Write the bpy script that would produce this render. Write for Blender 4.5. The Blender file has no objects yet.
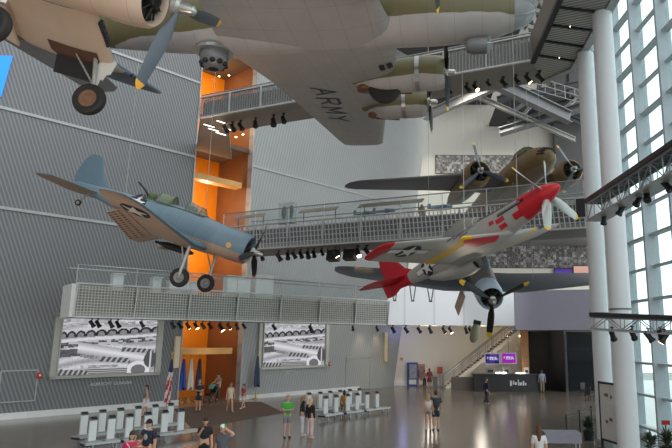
import bpy, math, random
from mathutils import Vector, Matrix
random.seed(7)
SC = bpy.context.scene
COL = SC.collection
R = math.radians

# ------------------------------------------------------------------ camera maths
F, PX, PY, PITCH, ROLL, EYE = 600.0, 405.0, 224.0, R(10.9), R(0.3), 4.2
fw = Vector((0, math.cos(PITCH), math.sin(PITCH)))
r0 = Vector((1, 0, 0)); u0 = r0.cross(fw)
rt = r0 * math.cos(ROLL) + u0 * math.sin(ROLL)
up = rt.cross(fw)
CP = Vector((0, 0, EYE))
def ray(x, y): return fw + rt * ((x - PX) / F) - up * ((y - PY) / F)
def atY(x, y, Y):
    v = ray(x, y); return CP + v * (Y / v.y)
def atZ(x, y, z=0.0):
    v = ray(x, y); return CP + v * ((z - EYE) / v.z)
def to_plane(x, y, p0, n):
    v = ray(x, y); return CP + v * ((p0 - CP).dot(n) / v.dot(n))

cam = bpy.data.cameras.new('camera'); cam.lens = F / 672 * 36; cam.sensor_width = 36
cam.shift_x = -(PX - 336) / 672; cam.clip_end = 500
co = bpy.data.objects.new('camera', cam); COL.objects.link(co)
co.matrix_world = Matrix.Translation(CP) @ Matrix((rt, up, -fw)).transposed().to_4x4()
SC.camera = co

# ------------------------------------------------------------------ materials
def lin(h):
    h = h.lstrip('#'); o = []
    for i in (0, 2, 4):
        c = int(h[i:i+2], 16) / 255
        o.append(c / 12.92 if c <= .04045 else ((c + .055) / 1.055) ** 2.4)
    return (*o, 1)
MATS = {}
def newmat(name):
    m = bpy.data.materials.new(name); m.use_nodes = True
    nt = m.node_tree; b = nt.nodes['Principled BSDF']
    return m, nt, b
def noise_var(nt, col, amt, scale, coord='Object'):
    tc = nt.nodes.new('ShaderNodeTexCoord'); n = nt.nodes.new('ShaderNodeTexNoise')
    n.inputs['Scale'].default_value = scale; n.inputs['Detail'].default_value = 4
    nt.links.new(tc.outputs[coord], n.inputs['Vector'])
    mx = nt.nodes.new('ShaderNodeMix'); mx.data_type = 'RGBA'
    mx.inputs[6].default_value = tuple(c * (1 - amt) for c in col[:3]) + (1,)
    mx.inputs[7].default_value = tuple(min(1, c * (1 + amt)) for c in col[:3]) + (1,)
    nt.links.new(n.outputs['Fac'], mx.inputs[0])
    return mx.outputs[2]
def mat(name, hexc, rough=.6, metal=0, emit=None, es=1.0, var=.12, scale=3.0):
    if name in MATS: return MATS[name]
    m, nt, b = newmat(name); c = lin(hexc)
    b.inputs['Roughness'].default_value = rough; b.inputs['Metallic'].default_value = metal
    if var: nt.links.new(noise_var(nt, c, var, scale), b.inputs['Base Color'])
    else: b.inputs['Base Color'].default_value = c
    if emit:
        b.inputs['Emission Color'].default_value = lin(emit); b.inputs['Emission Strength'].default_value = es
    MATS[name] = m; return m
def math_node(nt, op, a, bb=None, c=None):
    n = nt.nodes.new('ShaderNodeMath'); n.operation = op
    for i, v in enumerate((a, bb, c)):
        if v is None: continue
        if isinstance(v, (int, float)): n.inputs[i].default_value = v
        else: nt.links.new(v, n.inputs[i])
    return n.outputs[0]
def mixcol(nt, fac, a, b):
    mx = nt.nodes.new('ShaderNodeMix'); mx.data_type = 'RGBA'
    for i, v in ((0, fac), (6, a), (7, b)):
        if isinstance(v, (int, float, tuple)): mx.inputs[i].default_value = v
        else: nt.links.new(v, mx.inputs[i])
    return mx.outputs[2]
def xyz(nt, coord='Object'):
    tc = nt.nodes.new('ShaderNodeTexCoord'); s = nt.nodes.new('ShaderNodeSeparateXYZ')
    nt.links.new(tc.outputs[coord], s.inputs[0]); return s.outputs
def ribs(name, dark, light, period, lean, width=.3, rough=.45, ax=0, metal=0.0, bump=.4):
    """leaning ribs: stripes across local x (ax) that lean with local z"""
    m, nt, b = newmat(name); o = xyz(nt)
    c = math_node(nt, 'ADD', o[ax], math_node(nt, 'MULTIPLY', o[2], lean))
    fr = math_node(nt, 'FRACT', math_node(nt, 'DIVIDE', c, period))
    tri = math_node(nt, 'ABSOLUTE', math_node(nt, 'SUBTRACT', fr, .5))
    st = math_node(nt, 'SMOOTH_MIN', math_node(nt, 'MULTIPLY', math_node(nt, 'SUBTRACT', .5, tri), 1 / width), 1.0, .2)
    st = math_node(nt, 'SUBTRACT', 1.0, st)
    big = noise_var(nt, lin(dark), .1, .35)
    nt.links.new(mixcol(nt, st, big, lin(light)), b.inputs['Base Color'])
    b.inputs['Roughness'].default_value = rough; b.inputs['Metallic'].default_value = metal
    bp = nt.nodes.new('ShaderNodeBump'); bp.inputs['Strength'].default_value = bump; bp.inputs['Distance'].default_value = .03
    nt.links.new(tri, bp.inputs['Height']); nt.links.new(bp.outputs[0], b.inputs['Normal'])
    MATS[name] = m; return m
def grid(name, wire, px, pz, wx=.25, wz=.25, lean=0.0, open_=.75):
    """perforated sheet: wires in local x and z, the holes let light through"""
    m, nt, b = newmat(name); o = xyz(nt)
    def line(v, p, w):
        fr = math_node(nt, 'FRACT', math_node(nt, 'DIVIDE', v, p)); return math_node(nt, 'LESS_THAN', fr, w)
    cx = math_node(nt, 'ADD', o[0], math_node(nt, 'MULTIPLY', o[2], lean))
    a = math_node(nt, 'MAXIMUM', line(cx, px, wx), line(o[2], pz, wz))
    b.inputs['Base Color'].default_value = lin(wire); b.inputs['Roughness'].default_value = .45; b.inputs['Metallic'].default_value = .2
    al = math_node(nt, 'MULTIPLY_ADD', a, open_, 1 - open_)
    nt.links.new(al, b.inputs['Alpha'])
    MATS[name] = m; return m
def glassy(name, tint, op=.15, rough=.05):
    m, nt, b = newmat(name)
    t = nt.nodes.new('ShaderNodeBsdfTransparent'); t.inputs[0].default_value = lin(tint)
    mx = nt.nodes.new('ShaderNodeMixShader'); mx.inputs[0].default_value = op
    b.inputs['Base Color'].default_value = lin(tint); b.inputs['Roughness'].default_value = rough
    nt.links.new(t.outputs[0], mx.inputs[1]); nt.links.new(b.outputs[0], mx.inputs[2])
    nt.links.new(mx.outputs[0], nt.nodes['Material Output'].inputs[0])
    MATS[name] = m; return m
def twotone(name, top, bot, z0, wav=.12, rough=.5, scale=.8, metal=0.0, slope=0.0):
    """aircraft camouflage: one colour above a wavy height line, one below"""
    m, nt, b = newmat(name); o = xyz(nt)
    tc = nt.nodes.new('ShaderNodeTexCoord'); n = nt.nodes.new('ShaderNodeTexNoise'); n.inputs['Scale'].default_value = scale
    nt.links.new(tc.outputs['Object'], n.inputs['Vector'])
    h = math_node(nt, 'MULTIPLY_ADD', math_node(nt, 'SUBTRACT', n.outputs['Fac'], .5), wav * 2, o[2])
    h = math_node(nt, 'MULTIPLY_ADD', o[0], slope, h)
    fac = math_node(nt, 'GREATER_THAN', h, z0)
    c = mixcol(nt, fac, noise_var(nt, lin(bot), .13, 1.3), noise_var(nt, lin(top), .15, 1.3))
    seam = math_node(nt, 'LESS_THAN', math_node(nt, 'FRACT', math_node(nt, 'DIVIDE', o[0], .93)), .016)
    seam2 = math_node(nt, 'LESS_THAN', math_node(nt, 'FRACT', math_node(nt, 'DIVIDE', o[1], 1.21)), .012)
    s = math_node(nt, 'MULTIPLY', math_node(nt, 'MAXIMUM', seam, seam2), .35)
    c = mixcol(nt, s, c, lin('#2a2826'))
    nt.links.new(c, b.inputs['Base Color']); b.inputs['Roughness'].default_value = rough; b.inputs['Metallic'].default_value = metal
    MATS[name] = m; return m

# ------------------------------------------------------------------ mesh builder
class MB:
    def __init__(s): s.v = []; s.f = []; s.m = []
    def add(s, vs, fs, mi=0):
        o = len(s.v); s.v += [tuple(p) for p in vs]
        for k, f in enumerate(fs):
            s.f.append(tuple(i + o for i in f)); s.m.append(mi[k] if isinstance(mi, list) else mi)
    def box(s, c, d, mi=0, rz=0, M=None, bev=0):
        hx, hy, hz = d[0] / 2, d[1] / 2, d[2] / 2
        vs = [Vector((x, y, z)) for x in (-hx, hx) for y in (-hy, hy) for z in (-hz, hz)]
        if rz: M = Matrix.Rotation(rz, 3, 'Z')
        if M is not None: vs = [M @ p for p in vs]
        vs = [p + Vector(c) for p in vs]
        s.add(vs, [(0, 1, 3, 2), (4, 6, 7, 5), (0, 4, 5, 1), (2, 3, 7, 6), (0, 2, 6, 4), (1, 5, 7, 3)], mi)
    def bar(s, a, b, w, h, mi=0, upv=(0, 0, 1)):
        a, b = Vector(a), Vector(b); d = b - a; L = d.length; x = d.normalized(); z = Vector(upv)
        y = z.cross(x)
        if y.length < 1e-4: y = Vector((1, 0, 0)).cross(x)
        y.normalize(); z = x.cross(y)
        s.box((a + b) / 2, (L, w, h), mi, M=Matrix((x, y, z)).transposed())
    def tube(s, pts, r, seg=8, mi=0, cap=True):
        pts = [Vector(p) for p in pts]; n = len(pts)
        rs = r if isinstance(r, (list, tuple)) else [r] * n
        rings = []
        ref = None
        for i, p in enumerate(pts):
            t = (pts[min(i + 1, n - 1)] - pts[max(i - 1, 0)]).normalized()
            if ref is None or abs(ref.dot(t)) > .95:
                ref = Vector((0, 0, 1)) if abs(t.z) < .9 else Vector((1, 0, 0))
            a = t.cross(ref).normalized(); bb = t.cross(a)
            rings.append([p + (a * math.cos(2 * math.pi * k / seg) + bb * math.sin(2 * math.pi * k / seg)) * rs[i] for k in range(seg)])
        s.rings(rings, mi, cap)
    def rings(s, rings, mi=0, cap=True, flip=False, close=True):
        seg = len(rings[0]); vs = [p for rg in rings for p in rg]; fs = []; ms = []
        for i in range(len(rings) - 1):
            for k in range(seg if close else seg - 1):
                q = (i * seg + k, i * seg + (k + 1) % seg, (i + 1) * seg + (k + 1) % seg, (i + 1) * seg + k)
                fs.append(q[::-1] if flip else q)
                ms.append(mi(i, k) if callable(mi) else mi)
        if cap:
            a = tuple(range(seg))[::-1]; b = tuple((len(rings) - 1) * seg + k for k in range(seg))
            fs += [a[::-1] if flip else a, b[::-1] if flip else b]
            m0 = mi(0, 0) if callable(mi) else mi; m1 = mi(len(rings) - 2, 0) if callable(mi) else mi
            ms += [m0, m1]
        s.add(vs, fs, ms)
    def lathe(s, prof, o=(0, 0, 0), axis='z', seg=24, mi=0, cap=True):
        """prof: (radius, along)"""
        o = Vector(o); rings = []
        for r, h in prof:
            rg = []
            for k in range(seg):
                a = 2 * math.pi * k / seg; c, sn = math.cos(a) * r, math.sin(a) * r
                rg.append(o + Vector({'z': (c, sn, h), 'x': (h, c, sn), 'y': (sn, h, c)}[axis]))
            rings.append(rg)
        s.rings(rings, mi, cap)
    def ball(s, o, r, mi=0, seg=12, n=7):
        rr = r if isinstance(r, (tuple, list)) else (r, r, r)
        rings = []
        for i in range(n + 1):
            t = -math.pi / 2 + math.pi * i / n; c = max(math.cos(t), .02)
            rings.append([Vector(o) + Vector((rr[0] * c * math.cos(2 * math.pi * k / seg), rr[1] * c * math.sin(2 * math.pi * k / seg), rr[2] * math.sin(t))) for k in range(seg)])
        s.rings(rings, mi)
    def prism(s, poly, z0, z1, mi=0):
        n = len(poly); ar = sum(poly[i][0] * poly[(i + 1) % n][1] - poly[(i + 1) % n][0] * poly[i][1] for i in range(n))
        if ar < 0: poly = poly[::-1]
        vs = [(p[0], p[1], z0) for p in poly] + [(p[0], p[1], z1) for p in poly]
        fs = [tuple(range(n))[::-1], tuple(range(n, 2 * n))] + [(i, (i + 1) % n, n + (i + 1) % n, n + i) for i in range(n)]
        s.add(vs, fs, mi)
    def slab(s, poly, y0, y1, mi=0):
        """polygon in local x,z extruded along y"""
        n = len(poly); ar = sum(poly[i][0] * poly[(i + 1) % n][1] - poly[(i + 1) % n][0] * poly[i][1] for i in range(n))
        if ar < 0: poly = poly[::-1]
        vs = [(p[0], y0, p[1]) for p in poly] + [(p[0], y1, p[1]) for p in poly]
        fs = [tuple(range(n)), tuple(range(n, 2 * n))[::-1]] + [(i, n + i, n + (i + 1) % n, (i + 1) % n) for i in range(n)]
        s.add(vs, fs, mi)
    def fan(s, c, pts, mapf, mi=0, nr=4, sub=1, flip=False):
        """star-shaped flat patch about c, mapped onto a surface"""
        P = []
        for i in range(len(pts)):
            a, b = pts[i], pts[(i + 1) % len(pts)]
            for k in range(sub): P.append((a[0] + (b[0] - a[0]) * k / sub, a[1] + (b[1] - a[1]) * k / sub))
        n = len(P); vs = [mapf(*c)]; fs = []
        for j in range(1, nr + 1):
            t = j / nr
            vs += [mapf(c[0] + (p[0] - c[0]) * t, c[1] + (p[1] - c[1]) * t) for p in P]
        for k in range(n):
            fs.append((0, 1 + k, 1 + (k + 1) % n))
            for j in range(nr - 1):
                o1, o2 = 1 + j * n, 1 + (j + 1) * n
                fs.append((o1 + k, o2 + k, o2 + (k + 1) % n, o1 + (k + 1) % n))
        if flip: fs = [f[::-1] for f in fs]
        s.add(vs, fs, mi)
    def build(s, name, mats, parent=None, smooth=False, kind=None):
        me = bpy.data.meshes.new(name); me.from_pydata([tuple(p) for p in s.v], [], s.f)
        if not isinstance(mats, (list, tuple)): mats = [mats]
        for m in mats: me.materials.append(m)
        me.polygons.foreach_set('material_index', s.m)
        if smooth:
            me.polygons.foreach_set('use_smooth', [True] * len(me.polygons))
            try: me.set_sharp_from_angle(angle=R(38))
            except Exception: pass
        me.validate(); me.update()
        o = bpy.data.objects.new(name, me); COL.objects.link(o)
        if parent: o.parent = parent
        if kind: o['kind'] = kind
        return o
def tag(o, label, cat, group=None, kind=None):
    o['label'] = label; o['category'] = cat
    if group: o['group'] = group
    if kind: o['kind'] = kind
    return o
def thing(name, label, cat, loc=(0, 0, 0), rz=0, group=None):
    o = bpy.data.objects.new(name, None); COL.objects.link(o); o.empty_display_size = .2
    o.location = loc; o.rotation_euler = (0, 0, rz); return tag(o, label, cat, group)
def dup(o, loc, rz, label, parent=None):
    c = o.copy(); COL.objects.link(c)
    if parent is None:
        c.location = loc; c.rotation_euler = (o.rotation_euler[0], o.rotation_euler[1], rz); c['label'] = label
    else: c.parent = parent
    for ch in list(o.children): dup(ch, None, None, None, c)
    return c
def struct(name, mb, mats, smooth=False, loc=None, rz=0):
    o = mb.build(name, mats, None, smooth, 'structure')
    if loc is not None: o.location = loc; o.rotation_euler = (0, 0, rz)
    return o
ORD = ['first', 'second', 'third', 'fourth', 'fifth', 'sixth', 'seventh', 'eighth', 'ninth', 'tenth', 'eleventh', 'twelfth', 'thirteenth', 'fourteenth', 'fifteenth', 'sixteenth', 'seventeenth', 'eighteenth', 'nineteenth', 'twentieth']
def text(body, size, name, m, parent, loc, rot, ext=.01, align='CENTER'):
    cu = bpy.data.curves.new(name, 'FONT'); cu.body = body; cu.size = size; cu.extrude = ext; cu.align_x = align
    cu.materials.append(m)
    o = bpy.data.objects.new(name, cu); COL.objects.link(o)
    bpy.context.view_layer.update()
    me = bpy.data.meshes.new_from_object(o.evaluated_get(bpy.context.evaluated_depsgraph_get()))
    bpy.data.objects.remove(o)
    o = bpy.data.objects.new(name, me); COL.objects.link(o)
    if not me.materials: me.materials.append(m)
    o.parent = parent; o.location = loc; o.rotation_euler = rot
    return o
# ------------------------------------------------------------------ the hall
M_ribL = ribs('ribbed_grey_panel', '#626365', '#858687', .21, .4, .32)
M_ribR = ribs('ribbed_pale_panel', '#9b9e9d', '#848787', .26, -.2, .2)
M_steel = mat('brushed_steel', '#9b9c9b', .35, .6)
M_trim = mat('pale_metal_trim', '#a2a3a2', .4, .3)
M_white = mat('white_paint', '#dcdcd8', .5)
M_cream = mat('cream_plaster', '#e8e4d8', .8, var=.04, scale=.3)
M_black = mat('black_paint', '#1b1b1c', .45)
M_dark = mat('dark_grey_metal', '#3a3b3d', .5, .3)
M_mid = mat('mid_grey_metal', '#77797a', .5, .3)
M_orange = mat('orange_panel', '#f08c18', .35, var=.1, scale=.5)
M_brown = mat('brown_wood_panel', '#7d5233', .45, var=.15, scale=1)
M_ochre = mat('ochre_beam', '#d8a560', .5)
M_skirt = mat('white_skirting', '#d9dad8', .45)
M_red = mat('red_plastic', '#b3242a', .45)
M_rubber = mat('black_rubber', '#242220', .7)
M_dim = mat('dim_white_lamp', '#ffffff', .5, emit='#fff4e4', es=2.2, var=0)
M_warm = mat('warm_lamp', '#fff0d0', .5, emit='#ffd9a0', es=14, var=0)
M_whlamp = mat('white_lamp', '#ffffff', .5, emit='#fff8ec', es=6, var=0)

# floor: polished concrete with saw-cut joints
m, nt, b = newmat('polished_concrete'); o_ = xyz(nt)
base = noise_var(nt, lin('#73695f'), .22, .5)
def joint(v, p):
    fr = math_node(nt, 'FRACT', math_node(nt, 'DIVIDE', v, p)); return math_node(nt, 'LESS_THAN', fr, .008)
ja = math_node(nt, 'MAXIMUM', joint(math_node(nt, 'ADD', o_[0], o_[1]), 6.5), joint(math_node(nt, 'SUBTRACT', o_[0], o_[1]), 6.5))
nt.links.new(mixcol(nt, math_node(nt, 'MULTIPLY', ja, .5), base, lin('#55514e')), b.inputs['Base Color'])
b.inputs['Roughness'].default_value = .2; b.inputs['Specular IOR Level'].default_value = .42
n_ = nt.nodes.new('ShaderNodeTexNoise'); n_.inputs['Scale'].default_value = 1.6
nt.links.new(math_node(nt, 'MULTIPLY_ADD', n_.outputs['Fac'], .12, .12), b.inputs['Roughness'])
M_floor = m
fl = MB(); fl.box((-4, 27, -.15), (70, 80, .3)); struct('floor', fl, M_floor)
M_carpet = mat('brown_carpet', '#5a4a40', .95, var=.1, scale=6)
W0 = atZ(0, 420); W1 = atZ(390, 387); T = (W1 - W0).normalized(); WA = math.atan2(T.y, T.x); N = Vector((T.y, -T.x, 0))
def wpt(x, y):
    p = to_plane(x, y, W0, N); return ((p - W0).dot(T), p.z)
def wloc(s, y=0.0, z=0.0):            # wall frame: along the wall, behind it, up
    return W0 + T * s - N * y + Vector((0, 0, z))
SL, SR = 9.88, 14.52
def wbuild(name, mb, mats, smooth=False): return struct(name, mb, mats, smooth, W0, WA)
w = MB(); w.slab([(-16, 0), (SL, 0), (SL, 42), (-16, 42)], 0, .5); wbuild('wall_left', w, M_ribL)
w = MB(); w.slab([(SR, 0), (31.0, 0), (39.3, 42), (SR, 42)], 0, .5); wbuild('wall_middle', w, M_ribR)
for i, (z, a0, a1) in enumerate(((11.05, -12, SL), (16.55, -12, SL), (22.0, -12, SL))):
    w = MB(); w.box(((a0 + a1) / 2, -.03, z), (a1 - a0, .08, .16)); wbuild('trim_%d' % (i + 1), w, M_trim)
w = MB(); w.box(((SR + 34.3) / 2, -.03, 17.0), (34.3 - SR, .08, .16)); wbuild('trim_4', w, M_trim)
w = MB(); w.box((SL - .04, -.03, 20), (.08, .08, 40)); wbuild('trim_5', w, M_trim)
w = MB(); w.box((SR + .04, -.03, 20), (.08, .08, 40)); wbuild('trim_6', w, M_trim)
w = MB(); w.box(((SL - 14) / 2, -.08, .16), (SL + 14, .16, .32)); wbuild('baseboard_left', w, M_skirt)
w = MB(); w.box(((SR + 26.4) / 2, -.08, .14), (26.4 - SR, .16, .28)); wbuild('baseboard_middle', w, M_skirt)
# recess behind the slot between the two panelled walls
w = MB(); w.slab([(SL - 3.5, 0), (SR + .3, 0), (SR + .3, 42), (SL - 3.5, 42)], 4.4, 4.7); wbuild('wall_recess', w, M_orange)
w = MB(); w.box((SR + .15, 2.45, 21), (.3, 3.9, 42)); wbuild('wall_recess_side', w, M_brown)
w = MB(); w.box((SL - 3.4, 2.45, 21), (.2, 3.9, 42)); wbuild('wall_recess_far', w, M_orange)
M_soffit = mat('brown_soffit', '#5d4c40', .6)
for i, z in enumerate((18.2, 25.3)):
    w = MB(); w.box(((SL - 3.3 + SR) / 2, 2.4, z), (SR - SL + 3.3, 4.0, .3)); wbuild('ceiling_recess_%d' % (i + 1), w, M_soffit)
for i, (z, h) in enumerate(((3.35, .42), (15.45, .42))):
    w = MB(); w.box(((SL + 14.1) / 2, .9, z), (14.1 - SL, .8, h)); wbuild('trim_%d' % (7 + i), w, M_ochre)
# pale lit panel beside the slot at second-floor level
w = MB(); w.box((SL - .1 + .45, 1.6, 12.3), (.9, .1, 4.4)); wbuild('trim_9', w, M_white)
cp = MB(); cp.prism([atZ(*q)[:2] for q in ((174, 409), (236, 402), (262, 402), (284, 413), (192, 429))], .0, .012)
tag(cp.build('entrance_carpet', M_carpet), 'dark brown carpet laid on the concrete before the orange doorway', 'carpet')
# back wall, dark roof
YB = 57.5
e0, e1 = atY(392, 388, YB), atY(428, 117, YB); ek = (e1.x - e0.x) / (e1.z - e0.z); ex0 = e0.x - e0.z * ek
w = MB(); w.slab([(ex0, 0), (18.3, 0), (18.3, 42), (ex0 + 42 * ek, 42)], 0, .5); struct('wall_back', w, M_cream, False, (0, YB, 0))
w = MB(); w.box(((ex0 + 18.3) / 2, YB - .04, .12), (18.3 - ex0, .08, .24)); struct('baseboard_back', w, M_skirt)
M_roof = mat('dark_roof', '#4a4a4a', .9)
w = MB(); w.box((8.6, 48, 33.2), (19.4, 24, .4)); struct('ceiling', w, M_roof)
M_rear = mat('dark_grey_rear_wall', '#5d5d5d', .8)
xr = atY(556, 150, 56).x
w = MB(); w.box(((xr + 18.3) / 2, YB - .8, 26.9), (18.3 - xr, .4, 26.6)); struct('wall_rear', w, M_rear)

for i, (xa_, xb_, z_) in enumerate(((atY(431, 110, 54).x, atY(494, 110, 54).x, 27.6), (atY(494, 110, 54).x, 18.3, 25.3))):
    w = MB(); w.box(((xa_ + xb_) / 2, 53.7, z_ + .15), (xb_ - xa_, 7.4, .3)); struct('ceiling_rear_%d' % (i + 1), w, M_roof)
# mezzanine over the lobby
M_band = ribs('white_mezzanine_panel', '#eef2f5', '#cfd4d8', 2.4, 0, .04, .45, bump=.05)
M_violet = mat('violet_grey_panel', '#8c8a98', .6, var=.04)
z0 = 5.35
xl = atY(388, 300, 49).x; xm = atY(517, 300, 49).x
w = MB(); w.box(((xl + xm) / 2, 49.2, (z0 + 9.4) / 2), (xm - xl, .4, 9.4 - z0)); struct('wall_mezzanine', w, M_band)
w = MB(); w.box(((xl + 18.3) / 2, 53.3, z0 + .15), (18.3 - xl, 8.0, .3)); struct('ceiling_lobby', w, M_cream)
a = atY(516, 330, 46.5); bq = atY(600, 333, 44.5)
w = MB(); w.prism([(a.x, 46.6), (bq.x + 1.2, 44.4), (bq.x + 1.2, 44.8), (a.x, 47.0)], 4.95, 7.95); struct('wall_mezzanine_violet', w, M_violet)
w = MB(); w.prism([(a.x, 46.7), (bq.x + 1.2, 44.5), (bq.x + 1.2, 49), (a.x, 49)], 4.95, 5.2); struct('ceiling_lobby_dark', w, M_dark)
# bulkhead of the floor above, in front of a photo wall
w = MB(); w.box((10.9, 52.5, 13.3), (14.8, 8.5, .5)); struct('ceiling_mezzanine', w, M_mid)
# dark cafe room at right
M_cafe = mat('black_cafe_wall', '#151416', .5)
a = atZ(531, 388.5); a2 = atZ(566, 392)
w = MB(); w.prism([(a.x, a.y), (a2.x, a2.y), (a2.x + .3, a2.y + .3), (a.x + .2, a.y + .4)], 0, 5); struct('wall_cafe', w, M_cafe)
w = MB(); w.box((a2.x + 2.6, 56, 2.5), (5.2, .3, 5)); struct('wall_cafe_rear', w, M_cafe)
w = MB(); w.box((a.x + .1, (a.y + YB) / 2 + .3, 2.5), (.25, YB - a.y - .7, 5)); struct('wall_cafe_side', w, M_cafe)
M_glassd = glassy('smoked_glass', '#59646b', .12)
gz = MB(); gz.box((a2.x + 2.2, a2.y + .2, 2.4), (3.8, .05, 4.6)); struct('window_9', gz, M_glassd)
w = MB(); w.box((a2.x + 2.2, a2.y + .4, 3.5), (3.6, .12, .12)); struct('trim_12', w, mat('cool_light_strip', '#cfe4f0', .5, emit='#a8d0e8', es=.8, var=0))
w = MB(); p = atY(524.5, 350, 52.4); w.box((p.x, 52.4, 2.6), (.62, .5, 5.2)); struct('trim_10', w, mat('tan_wood', '#a8794c', .5))

# curtain wall on the right: one window bay after another
M_mull = mat('pale_blue_grey_mullion', '#b4bbc0', .45, .0)
M_pane = glassy('tinted_window_glass', '#eef8f8', .07)
WX0 = Vector((10.95, 29.2, 0)); WD = Vector((math.sin(R(-2.3)), math.cos(R(-2.3)), 0)); WRZ = math.atan2(WD.y, WD.x)
bay = 2.6
for i, k in enumerate(range(-7, 2)):
    p = WX0 + WD * (bay * k)
    f_ = MB()
    f_.box((0, -.0, 14), (.16, .62, 28))                     # deep fin
    for j in range(20):
        f_.box((bay / 2, -.05, .35 + j * 1.42), (bay, .2 if j % 2 else .34, .1))
    o = struct('window_%d' % (i + 10), f_, M_mull, False, p, WRZ)
    g_ = MB(); g_.box((bay / 2, -.12, 14), (bay - .1, .03, 28)); g_.build('pane', M_pane, o)
M_out = mat('pale_paving_outside', '#b9bcb8', .9)
w = MB(); w.box((36, 27, -.25), (46, 120, .1)); struct('floor_outside', w, M_out)
# the two big round columns
M_col = mat('white_column_paint', '#e6e8ea', .4, var=.03)
def column(x, y, rad, label):
    t = thing('round_column', label, 'column', (x, y, 0), 0, 'round columns before the window wall')
    c = MB(); c.lathe([(rad, .25), (rad, 17.3)], seg=40); c.build('shaft', M_col, t, True)
    c = MB(); c.lathe([(rad + .12, 0), (rad + .12, .22), (rad + .02, .27)], seg=40); c.build('base_ring', M_steel, t, True)
    c = MB(); c.lathe([(rad + .02, 5.3), (rad + .02, 5.36)], seg=40); c.build('joint_band', M_mid, t, True)
    c = MB(); c.lathe([(rad + .03, 17.15), (rad + .03, 17.3)], seg=40); c.build('head_ring', M_steel, t, True)
column(8.24, 25.6, .36, 'thinner-looking white round column, the left and farther of the pair')
column(7.91, 22.2, .385, 'white round column nearest the window wall, in front of the other')
# ------------------------------------------------------------------ footbridges
M_mesh1 = grid('square_mesh', '#b2b1a9', .15, .14, .24, .26, open_=.78)
M_mesh2 = grid('slatted_mesh', '#b8b9b9', .25, .31, .26, .12, lean=.1, open_=.85)
M_mesh3 = grid('vertical_bar_mesh', '#838584', .17, 1.3, .34, .05, open_=.55)
M_deck = mat('bridge_deck_underside', '#8b8781', .6)
M_deckside = mat('bridge_inner_grey', '#2c2c2d', .7)
M_post = mat('white_bridge_post', '#bfc0be', .4, .3)
M_glassR = glassy('rail_glass', '#f4f7f7', .06)
def bridge(name, label, A, B, z0, hp, width, npan, mesh, glass_h=0.95, soffit=None, post_out=.06, rear=True, endcap=False):
    A = Vector((A[0], A[1], 0)); B = Vector((B[0], B[1], 0)); L = (B - A).length; rz = math.atan2((B - A).y, (B - A).x)
    t = thing(name, label, 'bridge', (A.x, A.y, z0), rz, 'footbridges across the hall')
    d = MB(); d.box((L / 2, width / 2, .14), (L, width - .1, .28)); d.build('deck', soffit or M_deck, t)
    d = MB(); d.box((L / 2, .25, .55 * hp), (L, .12, hp * .62)); d.box((L / 2, width - .25, .55 * hp), (L, .12, hp * .62)); d.build('edge_beam', M_deckside, t)
    d = MB(); d.box((L / 2, 0, hp + .03), (L, .16, .07)); d.box((L / 2, 0, .03), (L, .14, .08)); d.build('panel_rail', M_post, t)
    hl = MB()
    for s in (0, width):
        hl.tube([(0, s, hp + glass_h), (L, s, hp + glass_h)], .035, 6)
    hl.build('handrail', M_steel, t)
    for k in range(npan):
        x0, x1 = L * k / npan, L * (k + 1) / npan
        p = MB(); p.box(((x0 + x1) / 2, 0, hp / 2), (x1 - x0 - .04, .012, hp - .08)); p.build('guard_panel', mesh, t)
        if glass_h > .3:
            p = MB(); p.box(((x0 + x1) / 2, .02, hp + glass_h / 2), (x1 - x0 - .08, .02, glass_h - .1)); p.build('glass_panel', M_glassR, t)
    for k in range(npan + 1):
        x0 = L * k / npan
        p = MB(); p.bar((x0, -post_out, 0), (x0 + .05, -post_out - .1, hp), .1, .05, upv=(1, 0, 0))
        if glass_h > .3: p.bar((x0, 0, hp), (x0, 0, hp + glass_h), .05, .03, upv=(1, 0, 0))
        p.build('post', M_post, t)
    if rear:
        p = MB(); p.box((L / 2, width, hp / 2 + .1), (L, .012, hp - .1)); p.build('rear_guard', mesh, t)
    if endcap:
        p = MB(); p.box((-.05, width / 2, hp / 2), (.25, width, hp)); p.build('end_panel', M_white, t)
    return t, A, (B - A).normalized(), L, rz, width
# lower bridge (first-floor level)
b1a, b1b = atY(72.5, 318, 30), atY(387, 323, 43)
B1 = bridge('footbridge', 'long lower footbridge with square mesh guard just above the two video screens', b1a, b1b, 5.2, 1.66, 2.0, 7, M_mesh1, .95, endcap=True)
# middle bridge (second-floor level) from the slot to the columns
b2a, b2b = atY(222, 246, 38.5), atY(586, 236.5, 29.5)
B2 = bridge('footbridge', 'middle footbridge with slatted guard behind the red-nosed fighter, ending at the columns', b2a, b2b, 9.72, 1.55, 2.9, 9, M_mesh2, .95)
# top bridge, bending towards the viewer at the columns
M_slat = ribs('slatted_soffit', '#6b6863', '#c4c0b8', .2, 0, .5, .5, ax=1, bump=.3)
ZT = 17.2
a3, b3 = atZ(200, 118.5, ZT), atZ(532, 61, ZT)
B3 = bridge('footbridge', 'top footbridge with barred grey guard passing behind the big bomber and bending forward', a3, b3, ZT, 1.28, 2.6, 9, M_mesh3, .18)
t3 = B3[0]
inv = (Matrix.Translation(Vector((B3[1].x, B3[1].y, ZT))) @ Matrix.Rotation(B3[4], 4, 'Z')).inverted()
def l3(v): return inv @ Vector(v)
P = [atZ(532, 61, ZT), atZ(558, 0, ZT), atZ(614.5, 0, ZT), atZ(574, 68, ZT)]
dirL = (P[1] - P[0]).normalized(); dirR = (P[2] - P[3]).normalized()
P[1] = P[1] + dirL * 7; P[2] = P[2] + dirR * 7
Pq = [l3(p) for p in P]
rear_end = Vector((B3[3], 2.6, 0))
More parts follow.
